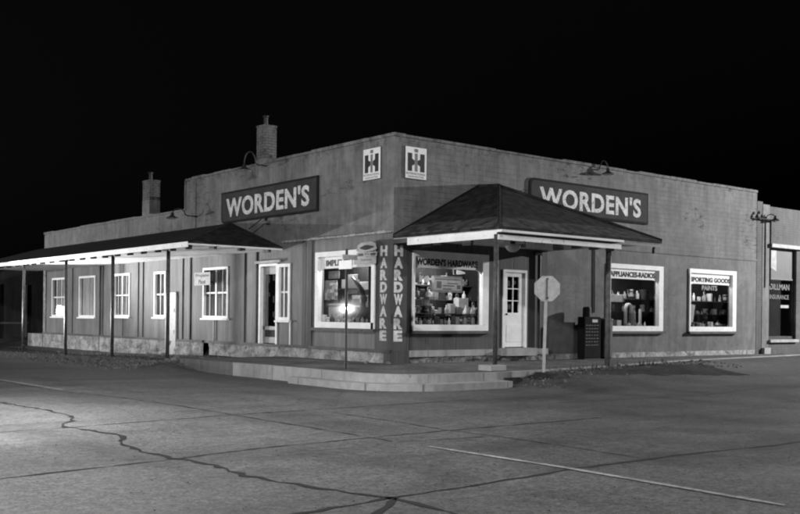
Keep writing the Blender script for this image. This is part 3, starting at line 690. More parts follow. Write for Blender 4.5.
bm = bm_new(); tube(bm, [(4.03, -3.12, .41), (4.03, -3.12, 3.28)], .065, 10); obj("canopy_post", bm, paint("worn_post", .14, .4, 6, .6, chip=.4), store, smooth=True)
# hidden flashing line where the canopy meets the wall
bm = bm_new(); tube(bm, [(-.02, -.03, 3.45), (2.74, -.03, 4.88)], .025, 6); tube(bm, [(2.74, -.03, 4.88), (5.5, -.03, 3.45)], .025, 6); obj("flashing", bm, m_tar, can2)

# pendant lamp under the right canopy
pl = thing("pendant_lamp", (1.45, -2.5, 2.98), "white glass bowl lamp under the entrance canopy, left of the white door", "lamp")
bm = bm_new(); lathe(bm, (1.45, -2.5, 3.0), [(.001, .0), (.07, .01), (.13, .05), (.17, .11), (.18, .16), (.06, .19)], 20); obj("bowl", bm, m_globe, pl, smooth=True)
bm = bm_new(); lathe(bm, (1.45, -2.5, 3.19), [(.06, 0), (.06, .13), (.09, .155)], 12, True); obj("canopy_cup", bm, m_dark, pl)

# ------------------------------------------------------------------ signs on the walls
def rrect(a0, a1, z0, z1, r, corners):
    pts = []
    for (cx, cz, q, on) in ((a1 - r, z1 - r, 0, corners[0]), (a0 + r, z1 - r, 1, corners[1]), (a0 + r, z0 + r, 2, corners[2]), (a1 - r, z0 + r, 3, corners[3])):
        if on:
            for k in range(6): t = PI / 2 * (q + k / 5); pts.append((cx + r * math.cos(t), cz + r * math.sin(t)))
        else: pts.append((a1 if q in (0, 3) else a0, z1 if q in (0, 1) else z0))
    return pts
def big_sign(s, a0, a1, z0, z1, tl, tr, tz0, tz1, label, cor):
    g = thing("shop_sign", W(s, (a0 + a1) / 2, .02, z0), label, "sign", "large lettered shop signs on the parapet")
    o = rrect(a0, a1, z0, z1, .16, cor); i = rrect(a0 + .06, a1 - .06, z0 + .06, z1 - .06, .12, cor)
    bm = bm_new(); prism(bm, [W(s, a, .005, z) for a, z in o], W(s, 0, .05, 0)); obj("sign_frame", bm, m_signedge, g)
    bm = bm_new(); prism(bm, [W(s, a, .0555, z) for a, z in i], W(s, 0, .006, 0)); obj("sign_panel", bm, m_sign, g)
    bm = bm_new(); text_bm(bm, "WORDEN'S", s, tl, tr, tz0, tz1, .063, .032, .006, spacing=1.08); obj("lettering", bm, m_letter, g); return g
big_sign('L', 3.12, 8.25, 4.25, 5.18, 7.93, 3.50, 4.42, 4.99, "long dark sign with pale letters on the left street parapet, below the chimney", (0, 0, 0, 1))
big_sign('R', 4.53, 9.56, 4.33, 5.25, 4.90, 9.20, 4.50, 5.06, "long dark sign with pale letters partly behind the entrance canopy roof", (0, 1, 0, 0))
def ih(s, a0, a1, z0, z1, label):   # a0 = left edge as seen
    g = thing("dealer_sign", W(s, (a0 + a1) / 2, .02, z0), label, "sign", "small white dealer signs either side of the corner")
    sg = 1 if a1 > a0 else -1; wd = abs(a1 - a0); c = (a0 + a1) / 2
    lo, hi = min(a0, a1), max(a0, a1)
    bm = bm_new(); box(bm, s, lo, hi, .005, .025, z0, z1); obj("sign_frame", bm, m_black, g)
    bm = bm_new(); box(bm, s, lo + .008, hi - .008, 0.0255, .031, z0 + .014, z1 - .008); obj("sign_panel", bm, m_enamel, g)
    H = z1 - z0; zb, zt = z0 + .24 * H, z0 + .80 * H
    bm = bm_new()
    for q in (-1, 1):
        x0, x1 = c + q * .075 * wd * 1.0, c + q * .39 * wd; xo = c + q * .19 * wd
        a, b_ = sorted((xo, x1)); box(bm, s, a, b_, .0315, .036, zb, zt)
        zm = (zb + zt) / 2; pts = [(xo, zm - .11 * H), (x0, zm - .06 * H), (x0, zm + .06 * H), (xo, zm + .11 * H)]
        prism(bm, [W(s, u, .0315, v) for u, v in pts], W(s, 0, .0045, 0))
    obj("letter_h", bm, m_black, g)
    bm = bm_new(); box(bm, s, c - .06 * wd, c + .06 * wd, .0315, .0375, zb, zt - .0); box(bm, s, c - .08 * wd, c + .08 * wd, .0315, .0375, zt + .035 * H, zt + .14 * H); obj("letter_i", bm, m_grey, g)
    bm = bm_new(); text_bm(bm, "INTERNATIONAL", s, a0 + sg * .05 * wd, a1 - sg * .05 * wd, z0 + .135 * H, z0 + .205 * H, .0315, .01, .002); obj("lettering", bm, m_grey, g); bm = bm_new()
    text_bm(bm, "HARVESTER", s, a0 + sg * .14 * wd, a1 - sg * .14 * wd, z0 + .045 * H, z0 + .11 * H, .0315, .01, .002); obj("lettering", bm, m_grey, g)
ih('L', 1.19, .49, 4.825, 5.60, "white sign with black emblem on the left street side of the corner")
ih('R', .31, .98, 4.815, 5.59, "white sign with black emblem on the right, entrance side of the corner")
# small sign over the fifth window
g = thing("wall_sign", W('L', 9.2, .12, 2.42), "small pale two line sign in front of the window left of the glazed door", "sign")
bm = bm_new(); box(bm, 'L', 8.67, 9.69, .16, .18, 2.43, 2.62); box(bm, 'L', 8.67, 9.69, .16, .18, 2.625, 2.82); obj("sign_panel", bm, m_mid, g)
bm = bm_new(); text_bm(bm, "Propane", 'L', 9.62, 8.75, 2.65, 2.79, .181, .03, .003); text_bm(bm, "Plant", 'L', 9.42, 8.95, 2.47, 2.60, .181, .03, .003); obj("lettering", bm, m_black, g)
bm = bm_new(); box(bm, 'L', 9.6, 9.64, .05, .159, 2.5, 2.54); box(bm, 'L', 8.72, 8.76, .05, .159, 2.5, 2.54); obj("bracket", bm, m_dark, g)
# bow shaped product sign left of the vertical lettering
g = thing("hanging_sign", W('L', .95, .1, 2.78), "stack of three small grey sign panels left of the vertical corner lettering", "sign")
top = [(1.30, 3.12), (1.26, 3.25), (1.1, 3.31), (.7, 3.33), (.55, 3.28), (.5, 3.14), (.62, 3.10), (1.1, 3.09)]
bm = bm_new(); prism(bm, [W('L', a, .10, z) for a, z in top], W('L', 0, .025, 0)); obj("sign_panel", bm, m_mid, g)
bm = bm_new(); prism(bm, [W('L', a, .1255, z) for a, z in [(1.15, 3.2), (.95, 3.25), (.85, 3.25), (.6, 3.21), (.6, 3.18), (.85, 3.13), (.95, 3.13), (1.15, 3.17)]], W('L', 0, .003, 0)); obj("sign_stripe", bm, m_sign, g)
bm = bm_new(); box(bm, 'L', .5, 1.28, .10, .125, 2.965, 3.075); obj("sign_panel", bm, m_mid, g)
for q in ((.52, .72, .0), (1.02, 1.22, .0), (.78, .96, .02)): bm = bm_new(); box(bm, 'L', q[0], q[1], .1255, .129, 2.99 + q[2], 3.05); obj("sign_stripe", bm, m_black if not q[2] else m_grey, g)
bm = bm_new(); box(bm, 'L', .52, 1.38, .10, .125, 2.79, 2.95); obj("sign_panel", bm, m_mid, g)
bm = bm_new(); box(bm, 'L', .66, 1.1, .1255, .129, 2.87, 2.91); obj("sign_stripe", bm, m_grey, g)
bm = bm_new(); tube(bm, [W('L', .9, .09, 2.79), W('L', .9, .09, 3.33)], .012, 6); tube(bm, [W('L', .9, .0, 3.28), W('L', .9, .09, 3.28)], .015, 6); obj("bracket", bm, m_dark, g)

# gooseneck lamps
def goose(s, a, z, reach, top, drop, label, sh=.20, mat=m_enamel, slant=0):
    g = thing("gooseneck_lamp", W(s, a, .0, z), label, "wall lamp", "gooseneck sign lamps")
    pts = [W(s, a, .0, z), W(s, a + slant * .3, reach * .4, z)]
    for k in range(9):
        t = PI * (1 - k / 8); pts.append(W(s, a + slant * (.35 + .65 * k / 8), reach * .5 + reach * .25 + reach * .25 * math.cos(t), z + .04 + top * math.sin(t)))
    e = pts[-1]; pts.append(e - Vector((0, 0, drop)))
    bm = bm_new(); tube(bm, pts, .018, 8); obj("arm", bm, m_dark, g, smooth=True)
    bm = bm_new(); c = pts[-1] - Vector((0, 0, .14)); lathe(bm, c, [(sh, 0), (sh * .96, .025), (sh * .42, .07), (sh * .28, .10), (sh * .25, .17), (.02, .18)], 20); obj("lamp_shade", bm, m_dark, g, smooth=True)
    bm = bm_new(); lathe(bm, c - Vector((0, 0, .004)), [(sh * .97, .0), (sh * .9, .018), (sh * .38, .06), (.01, .075)], 20); obj("shade_lining", bm, mat, g, smooth=True)
    bm = bm_new(); lathe(bm, c + Vector((0, 0, .0)), [(.001, -.02), (.03, -.008), (.035, .02), (.02, .06)], 12); obj("bulb", bm, m_globe, g, smooth=True)
goose('L', 9.88, 4.60, .85, .16, .02, "dark gooseneck lamp at the left end of the left sign, above the long canopy", .19)
goose('L', 5.75, 5.72, .72, .30, .10, "gooseneck lamp with bright rim hanging in front of the taller brick chimney", .2)
goose('R', 7.15, 5.72, .20, .22, .02, "gooseneck lamp on the parapet above the right hand sign", .17, slant=.38)
goose('R', 15.75, 5.0, .20, .07, .0, "gooseneck lamp with bright rim on the neighbouring brick shop front", .15, slant=.5)
# flood lamp on a rod below the left sign
g = thing("rod_lamp", W('L', 5.36, 0, 4.1), "small lamp on a slanting rod below the left sign", "wall lamp")
bm = bm_new(); tube(bm, [W('L', 6.1, .35, 3.95), W('L', 5.5, .32, 4.18), W('L', 5.36, .3, 4.2)], .016, 6); obj("rod", bm, m_dark, g)
bm = bm_new(); tube(bm, [W('L', 5.42, .31, 4.18), W('L', 5.28, .29, 4.18)], [.04, .065], 10); obj("lamp_head", bm, m_dark, g)

# insulators and conduit at the party wall
g = thing("power_bracket", W('R', 15.42, 0, 4.75), "dark insulator bracket with conduit at the right end of the store", "power fitting")
bm = bm_new(); 
for dx, dz in ((0, 0), (.0, .2), (.18, .1), (-.1, .1)): lathe(bm, W('R', 15.42 + dx, .1, 4.92 + dz), [(.001, .06), (.035, .045), (.025, .02), (.05, .0), (.05, -.03), (.001, -.05)], 10)
obj("insulator", bm, m_black, g, smooth=True)
bm = bm_new(); tube(bm, [W('R', 15.3, .12, 4.95), W('R', 16.4, .12, 4.9)], .03, 6); tube(bm, [W('R', 16.1, .12, 4.9), W('R', 16.1, .12, 2.7)], .035, 6); obj("conduit", bm, m_dark, g)

# ------------------------------------------------------------------ neighbouring shop
nb = thing("neighbouring_shop", (18.5, 0, .3), "low brick shop joined to the store's right end, dark window under white lintel", "building")
m_nb = masonry("neighbour_brick", .08, .5, .3, .24, .08)
bm = bm_new(); box(bm, 'R', 15.465, 15.80, -.3, .008, .3, 5.52); obj("brick_pier", bm, m_nb, nb)
bm = bm_new(); box(bm, 'R', 15.80, 16.22, -.3, .02, .3, 5.44); obj("brick_pier", bm, m_brick_pl, nb)
bm = bm_new(); wall(bm, 'R', 16.22, 26, .3, 5.40, [(16.22, 18.0, .9, 4.0), (18.5, 19.6, .5, 4.0), (20, 25, 1.0, 4.0)], -.3, .0); obj("front_wall", bm, m_nb, nb)
bm = bm_new(); box(bm, 'R', 16.22, 26, .0, .12, 4.02, 4.14); obj("lintel", bm, m_mid, nb)
bm = bm_new(); box(bm, 'R', 16.24, 17.98, -.14, -.08, .9, 1.0); box(bm, 'R', 16.24, 17.98, -.14, -.08, 2.94, 3.0); box(bm, 'R', 17.9, 17.98, -.14, -.08, 1.0, 4.0); wn = obj("window", bm, m_dark, nb)
bm = bm_new(); box(bm, 'R', 16.24, 17.9, -.13, -.125, 1.0, 2.94); obj("pane", bm, m_glass_dk, wn)
bm = bm_new(); box(bm, 'R', 16.24, 17.9, -.13, -.10, 3.0, 4.0); obj("transom_panel", bm, paint("transom_board", .05, .2, 3), wn)
bm = bm_new(); prism(bm, [W('R', a, -.098, z) for a, z in [(16.3, 3.95), (16.85, 3.95), (16.85, 3.22), (16.3, 3.42)]], W('R', 0, .006, 0)); obj("reflection_patch", bm, m_mid, wn)  # pale quad painted on as a reflection across the transom
bm = bm_new(); text_bm(bm, "DILLMAN", 'R', 16.50, 17.75, 2.60, 2.80, -.124, .02, .003); text_bm(bm, "INSURANCE", 'R', 16.50, 17.72, 2.28, 2.43, -.124, .01, .003); obj("lettering", bm, paint("faded_gilt", .13, .3, 14, .6, chip=.6, chipg=.03), wn)
bm = bm_new(); box(bm, 'R', 17.2, 17.72, -.124, -.12, 1.98, 2.08); obj("pasted_strip", bm, m_mid, wn)
bm = bm_new(); box(bm, 'R', 16.22, 18.05, -.06, .10, .80, .895); obj("sill", bm, m_mid, wn)
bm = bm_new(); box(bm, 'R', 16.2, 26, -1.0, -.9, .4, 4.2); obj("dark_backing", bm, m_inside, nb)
bm = bm_new(); wbox(bm, 15.5, 26, .3, 18, 5.0, 5.1); wbox(bm, 25.7, 26, .3, 18, .3, 5.0); obj("roof", bm, m_tar, nb)
bm = bm_new(); box(bm, 'R', 15.82, 16.2, .022, .12, .36, .62); obj("pier_base", bm, m_concrete, nb)

# ------------------------------------------------------------------ far left neighbour
hb = thing("far_shed", (-1, 34, .1), "dim boarded shed with pale corner posts beyond the left end of the store", "building")
bm = bm_new(); wbox(bm, -2.4, 12, 31, 42, .1, 2.9); obj("wall", bm, m_far, hb)
bm = bm_new(); prism(bm, [(-3.2, 30.2, 2.9), (-3.2, 43, 2.9), (4.6, 43, 4.6), (4.6, 30.2, 4.6)], (0, 0, .12)); prism(bm, [(4.6, 30.2, 4.6), (4.6, 43, 4.6), (12.4, 43, 2.9), (12.4, 30.2, 2.9)], (0, 0, .12)); obj("roof", bm, m_shingle, hb)
bm = bm_new(); prism(bm, [(-2.4, 31, 2.9), (12, 31, 2.9), (4.6, 31, 4.5)], (0, .1, 0)); obj("gable", bm, m_far, hb)
for x in (-2.35, -1.1, .3, 1.6): bm = bm_new(); wbox(bm, x, x + .12, 30.9, 30.99, .1, 2.9); obj("porch_post", bm, m_grey, hb)
bm = bm_new(); wbox(bm, -2.2, 1.8, 30.93, 30.98, 1.0, 1.08); obj("rail", bm, m_grey, hb)
bm = bm_new(); wbox(bm, -.05, 1.4, 23.62, 25.4, .05, .66); struct("loading_dock", bm, m_found)

# ------------------------------------------------------------------ street furniture
g = thing("stop_sign", (.80, -4.08, .2), "pale octagonal road sign seen from behind on a slightly leaning white post", "road sign")
dirc = (Vector((-14.55, -18.33, 0)) - Vector((.84, -4.1, 0))).normalized(); sd_ = Vector((-dirc.y, dirc.x, 0))
bm = bm_new(); c = Vector((.86, -4.10, 2.14)); pts = [c + sd_ * (.285 * math.cos(PI / 8 + k * PI / 4)) + UP * (.285 * math.sin(PI / 8 + k * PI / 4)) for k in range(8)]
prism(bm, pts, -dirc * .006); obj("sign_plate", bm, m_stop, g)
bm = bm_new(); b0 = Vector((.80, -4.075, .15)); b1 = Vector((.835, -4.09, 1.9)); o = dirc * .03
tube(bm, [b0 + o, b1 + o], .045, 4); obj("post", bm, paint("sign_post_paint", .42, .15, 6), g)
bm = bm_new(); tube(bm, [b1 + o * .6, b1 + o * .6 + Vector((.006, 0, .44))], .014, 4); obj("mounting_strip", bm, m_grey, g)
bm = bm_new()
for z in (1.95, 2.35): lathe(bm, Vector((.86, -4.10, z)) + dirc * .02, [(.001, .015), (.018, .01), (.018, -.01), (.001, -.015)], 8)
obj("bolt", bm, m_dark, g)

g = thing("street_sign", (-2.44, -1.53, .42), "thin dark post with a narrow pale plate before the left display window", "road sign")
bm = bm_new(); tube(bm, [(-2.44, -1.53, .4), (-2.44, -1.51, 2.92)], .028, 8); obj("post", bm, m_dark, g)
bm = bm_new(); box(bm, 'L', -1.76, -1.30, 2.475, 2.49, 2.50, 2.68); obj("sign_plate", bm, m_enamel, g)
bm = bm_new(); box(bm, 'R', -2.56, -2.18, 1.53, 1.545, 2.70, 2.80); obj("sign_plate", bm, m_mid, g)

g = thing("metal_cabinet", (6.65, -.45, .42), "dark metal cabinet with rows of pale slots against the right wall", "cabinet")
bm = bm_new(); wbox(bm, 6.30, 7.00, -.46, -.2, .44, 1.58); bmesh.ops.bevel(bm, geom=list(bm.edges), offset=.02, segments=2, affect='EDGES'); obj("body", bm, paint("cabinet_dark", .006, .3, 6, 1.0), g)
bm = bm_new(); lathe(bm, (6.55, -.33, 1.581), [(.12, 0), (.12, .22), (.10, .27), (.001, .28)], 14); obj("cap", bm, m_black, g)
bm = bm_new()
for k in range(7):
    z = .80 + k * .09
    for q in range(5): wbox(bm, 6.36 + q * .11, 6.36 + q * .11 + random.uniform(.04, .08), -.468, -.46, z, z + .016)
obj("slot_row", bm, m_grey, g)
bm = bm_new(); wbox(bm, 6.62, 6.84, -.468, -.46, 1.43, 1.51); obj("label_plate", bm, m_paper, g)
bm = bm_new(); wbox(bm, 6.31, 6.99, -.45, -.22, .415, .439); obj("base", bm, m_black, g)
g = thing("trash_bin", (7.2, -.35, .42), "tall black bin between the slotted cabinet and the canopy post", "bin")
bm = bm_new(); lathe(bm, (7.36, -.30, .42), [(.17, 0), (.19, .05), (.21, 1.05), (.215, 1.08)], 16, True); obj("body", bm, m_black, g, smooth=False)
bm = bm_new(); lathe(bm, (7.36, -.30, 1.501), [(.225, 0), (.225, .03), (.1, .05), (.001, .055)], 16); obj("lid", bm, m_dark, g)

# loose stones and weeds
for i, (x, y, s) in enumerate([(-2.6, 6.1, .10), (-2.9, 5.9, .07), (-1.9, 7.4, .12), (-1.5, 8.2, .09), (-1.2, 9.6, .1), (-2.2, 5.3, .13), (-2.7, 5.0, .09), (4.35, -3.2, .07), (4.55, -3.25, .045), (-1.8, 12.2, .08), (-2.2, 8.3, .07), (-.5, .35, .06), (-.35, -.3, .07)]):
    bm = bm_new(); bmesh.ops.create_icosphere(bm, subdivisions=2, radius=s); random.seed(i)
    for v in bm.verts: v.co *= random.uniform(.75, 1.15); v.co.z *= .65
    zz = .42 if (y < 4.7 and x > -3.1) else gz(x, y) + .06
    for v in bm.verts: v.co += Vector((x, y, zz + s * .3))
    side = "beside the right canopy post" if x > 3 else ("on the corner sidewalk by the foundation" if y < 4.7 else "in the dirt under the long left canopy")
    tag(obj("stone", bm, m_stone, smooth=False), "rough loose grey stone lying " + side, "stone", "loose stones " + side)
random.seed(11); bm = bm_new()
for k in range(420):
    if k < 300: x = random.uniform(-4.2, -.2); y = 5 + abs(random.gauss(0, 6.5)); y = min(y, 26)
    else: x = random.uniform(.9, 7); y = edge(x) - random.uniform(.05, .5)
    z = gz(x, y) + .03; h = random.uniform(.05, .17); a = random.uniform(0, 2 * PI); b = .012
    dx, dy = math.cos(a), math.sin(a); le = random.uniform(-.06, .06)
    poly(bm, [(x - dx * b, y - dy * b, z), (x + dx * b, y + dy * b, z), (x + le, y + le * .5, z + h)])
tag(obj("weeds", bm, paint("dry_weeds", .10, .3, 5), rec=False), "sparse dry weeds along the dirt edges", "weeds", kind="stuff")
bm = bm_new(); prism(bm, [(-4.6, 18.0, gz(-4.6, 18) + .004), (-4.3, 18.0, gz(-4.6, 18) + .004), (-4.3, 18.35, gz(-4.6, 18) + .1), (-4.6, 18.3, gz(-4.6, 18) + .05)], (0, .01, .01)); tag(obj("paper_scrap", bm, m_paper), "crumpled white paper scrap on the road edge at far left", "litter")

random.seed(23); bm = bm_new()
for k in range(2600):
    if k < 1500: x = random.uniform(-13, 6); y = random.uniform(-16, -4.4)
    elif k < 2100: t = random.random(); x = -3.5 - abs(random.gauss(0, .35)); y = -3.5 + t * 14
    else: x = random.uniform(-2, 16); y = edge(x) - .3 - abs(random.gauss(0, .4))
    if x > -3.6 and y > edge(x) - .1: continue
    h = random.uniform(.003, .009); a = random.uniform(0, 6); z = gz(x, y) + .001
    v = [bm.verts.new((x + h * 1.3 * math.cos(a + q * 2.09), y + h * 1.3 * math.sin(a + q * 2.09), z)) for q in range(3)]; t = bm.verts.new((x, y, z + h))
    for q in range(3): bm.faces.new([v[q], v[(q + 1) % 3], t])
g2 = bm_new(); random.seed(5)
for k in range(3800):
    if k < 2600: x = random.choice((random.uniform(-4.6, -.15), random.gauss(-3.7, .45))); y = 4.9 + abs(random.gauss(0, 5.5)); y = min(y, 25); x = min(x, -.15)
    else: x = random.uniform(-.1, 9.5); y = edge(x) - .12 - abs(random.gauss(0, .55))
    h = random.uniform(.006, .028) if random.random() < .93 else random.uniform(.03, .055); a = random.uniform(0, 6); z = gz(x, y) + (.02 if k < 2600 else .0)
    v = [g2.verts.new((x + h * 1.2 * math.cos(a + q * 1.57) * random.uniform(.7, 1.2), y + h * 1.2 * math.sin(a + q * 1.57), z - .01)) for q in range(4)]; w4 = [g2.verts.new(p.co * .45 + Vector((x, y, z)) * .55 + Vector((0, 0, h))) for p in v]
    for q in range(4): g2.faces.new([v[q], v[(q + 1) % 4], w4[(q + 1) % 4], w4[q]])
    g2.faces.new(w4)
tag(obj("gravel", g2, paint("gravel_stone", .12, .7, 12, .95)), "loose gravel over the dirt verges beside the sidewalk", "gravel", kind="stuff")
tag(obj("grit", bm, paint("grit_stone", .085, .6, 9, .9)), "fine grit scattered over the road surface", "grit", kind="stuff")
# ------------------------------------------------------------------ goods in the display windows
def can(bm, s, a, d, z, r, h): lathe(bm, W(s, a, d, z), [(r * .98, 0), (r, .01), (r, h - .01), (r * .9, h), (.001, h)], 14)
def bottle(bm, s, a, d, z, r, h): lathe(bm, W(s, a, d, z), [(r, 0), (r, h * .6), (r * .4, h * .75), (r * .35, h), (.001, h)], 12)
def carton(bm, s, a, d, z, wd, h, dp=.12):
    box(bm, s, a - wd / 2, a + wd / 2, d - dp, d, z, z + h); bmesh.ops.bevel(bm, geom=[e for e in bm.edges], offset=.006, segments=1, affect='EDGES')
def kettle(bm, s, a, d, z, r, h):
    lathe(bm, W(s, a, d, z), [(r * .9, 0), (r, h * .3), (r * .75, h * .7), (r * .2, h * .8), (r * .12, h * .95), (.001, h)], 16)
    tube(bm, [W(s, a + r * .8, d, z + h * .4), W(s, a + r * 1.4, d, z + h * .75)], r * .15, 6)
    tube(bm, [W(s, a - r * .7, d, z + h * .6), W(s, a - r * .4, d, z + h * 1.2), W(s, a + r * .4, d, z + h * 1.2), W(s, a + r * .7, d, z + h * .6)], r * .09, 6)
KIND = {"paint_can": (can, "can"), "glass_bottle": (bottle, "bottle"), "carton": (carton, "box"), "kettle": (kettle, "kettle")}
ORD = ["first", "second", "third", "fourth", "fifth", "sixth", "seventh", "eighth", "ninth", "tenth", "eleventh", "twelfth", "thirteenth", "fourteenth", "fifteenth", "sixteenth"]
def printed(name, lo, hi, sx):
    b = NB(name); x, y, z = b.xyz(); h = b.math('ADD', x, y)
    cell = b.comb(b.math('FLOOR', b.math('MULTIPLY', h, sx)), b.math('FLOOR', b.math('MULTIPLY', z, sx * 1.3)), 0); wn = b.n.new("ShaderNodeTexWhiteNoise"); b.l.new(cell, wn.inputs["Vector"])
    n = b.noise(sx * 1.6, 4, .7); k = b.math('MULTIPLY', b.ramp(wn.outputs[0], .35, .65), b.ramp(n, .38, .5))
    return b.out(b.math('ADD', lo, b.math('MULTIPLY', k, hi - lo)), .5)
m_p1 = printed("printed_label", .08, .75, 14); m_p2 = printed("printed_carton", .3, .85, 9); m_p3 = printed("dark_printed_label", .03, .4, 18)
tones = [("printed", m_p1), ("light printed", m_p2), ("dark printed", m_p3), ("dark", paint("goods_dark", .06, .2, 8)), ("grey", paint("goods_grey", .22, .2, 8)), ("pale", paint("goods_pale", .45, .15, 8)), ("white", m_enamel)]
def row(s, a0, a1, d, z, n, where, seed_, kinds=None, hs=(.10, .24)):
    random.seed(seed_); seqs = []
    for i in range(n):
        a = a0 + (a1 - a0) * (i + .5) / n; k = random.choice(kinds or list(KIND)); tn, tm = random.choice(tones); h = random.uniform(*hs); r = min(h * random.uniform(.28, .5), abs(a1 - a0) / n * .46)
        bm = bm_new(); f = KIND[k][0]
        if f is carton: f(bm, s, a, d, z, r * 2, h)
        else: f(bm, s, a, d, z, r * (.6 if f is bottle else 1), h)
        o = obj(k, bm, tm, smooth=(f is not carton and f is not can))
        tag(o, "%s %s, %s from the left %s" % (tn, k.replace('_', ' '), ORD[i], where), KIND[k][1], "goods " + where)
zf1 = RW1[2] + .152
row('R', .70, 2.85, -.22, zf1, 16, "in front row beside vertical lettering", 1)
row('R', 1.0, 3.2, -.55, zf1 + .22, 12, "on raised shelf beside vertical lettering", 2, hs=(.14, .3))
row('L', 3.45, 1.2, -.22, LSHOW[2] + .152, 12, "on floor of left street window", 5, hs=(.1, .28))
row('R', 8.95, 10.0, -.30, RW3[2] + .123, 7, "on floor of window behind canopy post", 3, hs=(.08, .16))
row('R', 12.0, 14.4, -.30, RW4[2] + .123, 12, "on floor of farthest display window", 9, hs=(.1, .22))
row('R', 1.3, 3.45, -.9, 1.98, 9, "on rear shelf beside vertical lettering", 51, hs=(.12, .26))
def prop(name, bm, mat, label, cat, **k): return tag(obj(name, bm, mat, **k), label, cat)
row('R', .75, 1.5, -.35, 2.02, 4, "on small upper rack left of the framed poster", 41, hs=(.1, .2))
bm = bm_new(); box(bm, 'R', .70, 1.52, -.5, -.2, 2.0, 2.018); prop("rack", bm, m_shelf, "small upper rack left of the framed poster", "shelf")
row('L', 3.95, 1.9, -.55, 1.8, 6, "on middle shelf of left street window", 43, hs=(.15, .3))
bm = bm_new(); box(bm, 'L', 1.8, 4.1, -.7, -.4, 1.77, 1.798); prop("display_shelf", bm, m_shelf, "middle shelf of the left street window", "shelf")
row('L', 4.0, 2.0, -.6, 2.25, 6, "on upper shelf of left street window", 44, hs=(.12, .3))
bm = bm_new(); box(bm, 'L', 1.9, 4.1, -.75, -.45, 2.22, 2.248); prop("display_shelf", bm, m_shelf, "upper shelf of the left street window", "shelf")
bm = bm_new(); box(bm, 'R', .78, 3.3, -.75, -.4, zf1 + .19, zf1 + .215); box(bm, 'R', .7, .74, -.75, -.4, zf1 + .002, zf1 + .189); box(bm, 'R', 3.24, 3.28, -.75, -.4, zf1 + .002, zf1 + .189); prop("display_shelf", bm, m_shelf, "low dark shelf in the window by the vertical lettering", "shelf")
# framed picture of landscape bands
g = thing("poster", W('R', 2.08, -.42, 2.12), "wide framed pale poster hanging in the window beside the vertical lettering", "poster")
bm = bm_new(); box(bm, 'R', 1.55, 2.58, -.43, -.40, 2.15, 2.56); obj("frame", bm, m_mid, g)
bm = bm_new(); box(bm, 'R', 1.60, 2.53, -.3995, -.39, 2.20, 2.51); obj("picture", bm, m_paper, g)
bm = bm_new()
for (a, b, c, d) in ((1.64, 2.5, 2.46, 2.49), (1.7, 1.86, 2.25, 2.42), (1.9, 2.3, 2.30, 2.33), (2.05, 2.4, 2.36, 2.39), (2.38, 2.5, 2.24, 2.34), (1.9, 2.2, 2.22, 2.25)): box(bm, 'R', a, b, -.3895, -.386, c, d)
obj("print", bm, m_grey, g)
def ribbon(a, z, label):
    bm = bm_new()
    for q in (-1, 1): prism(bm, [W('R', a, -.3, z), W('R', a + q * .09, -.3, z + .09), W('R', a + q * .12, -.3, z + .06), W('R', a + q * .12, -.3, z - .06), W('R', a + q * .09, -.3, z - .09)], W('R', 0, .02, 0))
    prop("ribbon_bow", bm, m_enamel, label, "ornament")
ribbon(1.17, 2.46, "left white bow ornament beside the framed poster"); ribbon(1.40, 2.46, "right white bow ornament beside the framed poster")
bm = bm_new(); carton(bm, 'R', 2.72, -.5, 1.76, .34, .26, .2); prop("toaster_carton", bm, m_paper, "pale square carton on the stack below the poster", "box")
bm = bm_new(); carton(bm, 'R', 2.62, -.5, zf1 + .216, .42, .19, .25); prop("carton", bm, tones[4][1], "grey carton under the pale square carton below the poster", "box")
bm = bm_new(); carton(bm, 'R', 1.45, -.45, 1.80, .18, .2, .1); prop("carton", bm, m_paper, "small pale carton on a stand left below the poster", "box")
bm = bm_new(); box(bm, 'R', 1.35, 1.55, -.6, -.4, zf1 + .216, 1.798); prop("display_stand", bm, m_shelf, "dark block stand under the small pale carton below the poster", "stand")
# hardware on the back wall of the corner window: pans
for i, (a, z, r) in enumerate([(.95, 2.2, .11), (1.0, 1.9, .08), (2.75, 2.35, .12), (2.8, 2.05, .07)]):
    bm = bm_new(); prism(bm, [W('R', a + r * math.cos(t * PI / 8), -1.24, z + r * math.sin(t * PI / 8)) for t in range(16)], W('R', 0, .05, 0)); tube(bm, [W('R', a, -1.21, z + r), W('R', a, -1.21, z + r + .22)], .015, 6)
    prop("frying_pan", bm, tones[4][1], "grey pan, %s from left on back wall of window beside vertical lettering" % ORD[i], "pan")
row('R', 0.85, 3.05, -.42, 1.62, 10, "on middle rack beside vertical lettering", 61, hs=(.12, .25))
bm = bm_new(); box(bm, 'R', .8, 3.1, -.5, -.3, 1.60, 1.618); prop("rack", bm, m_shelf, "middle rack in the window beside vertical lettering", "shelf")
row('R', 1.4, 3.45, -1.1, 2.36, 8, "on top rear shelf beside vertical lettering", 62, hs=(.12, .26))
bm = bm_new(); box(bm, 'R', 1.3, 3.5, -1.25, -1.0, 2.335, 2.358); prop("rear_shelf", bm, m_shelf, "top rear shelf of the window beside vertical lettering", "shelf")
bm = bm_new(); box(bm, 'R', 1.2, 3.5, -1.1, -.8, 1.955, 1.978); prop("rear_shelf", bm, m_shelf, "rear shelf behind the poster in the window beside vertical lettering", "shelf")
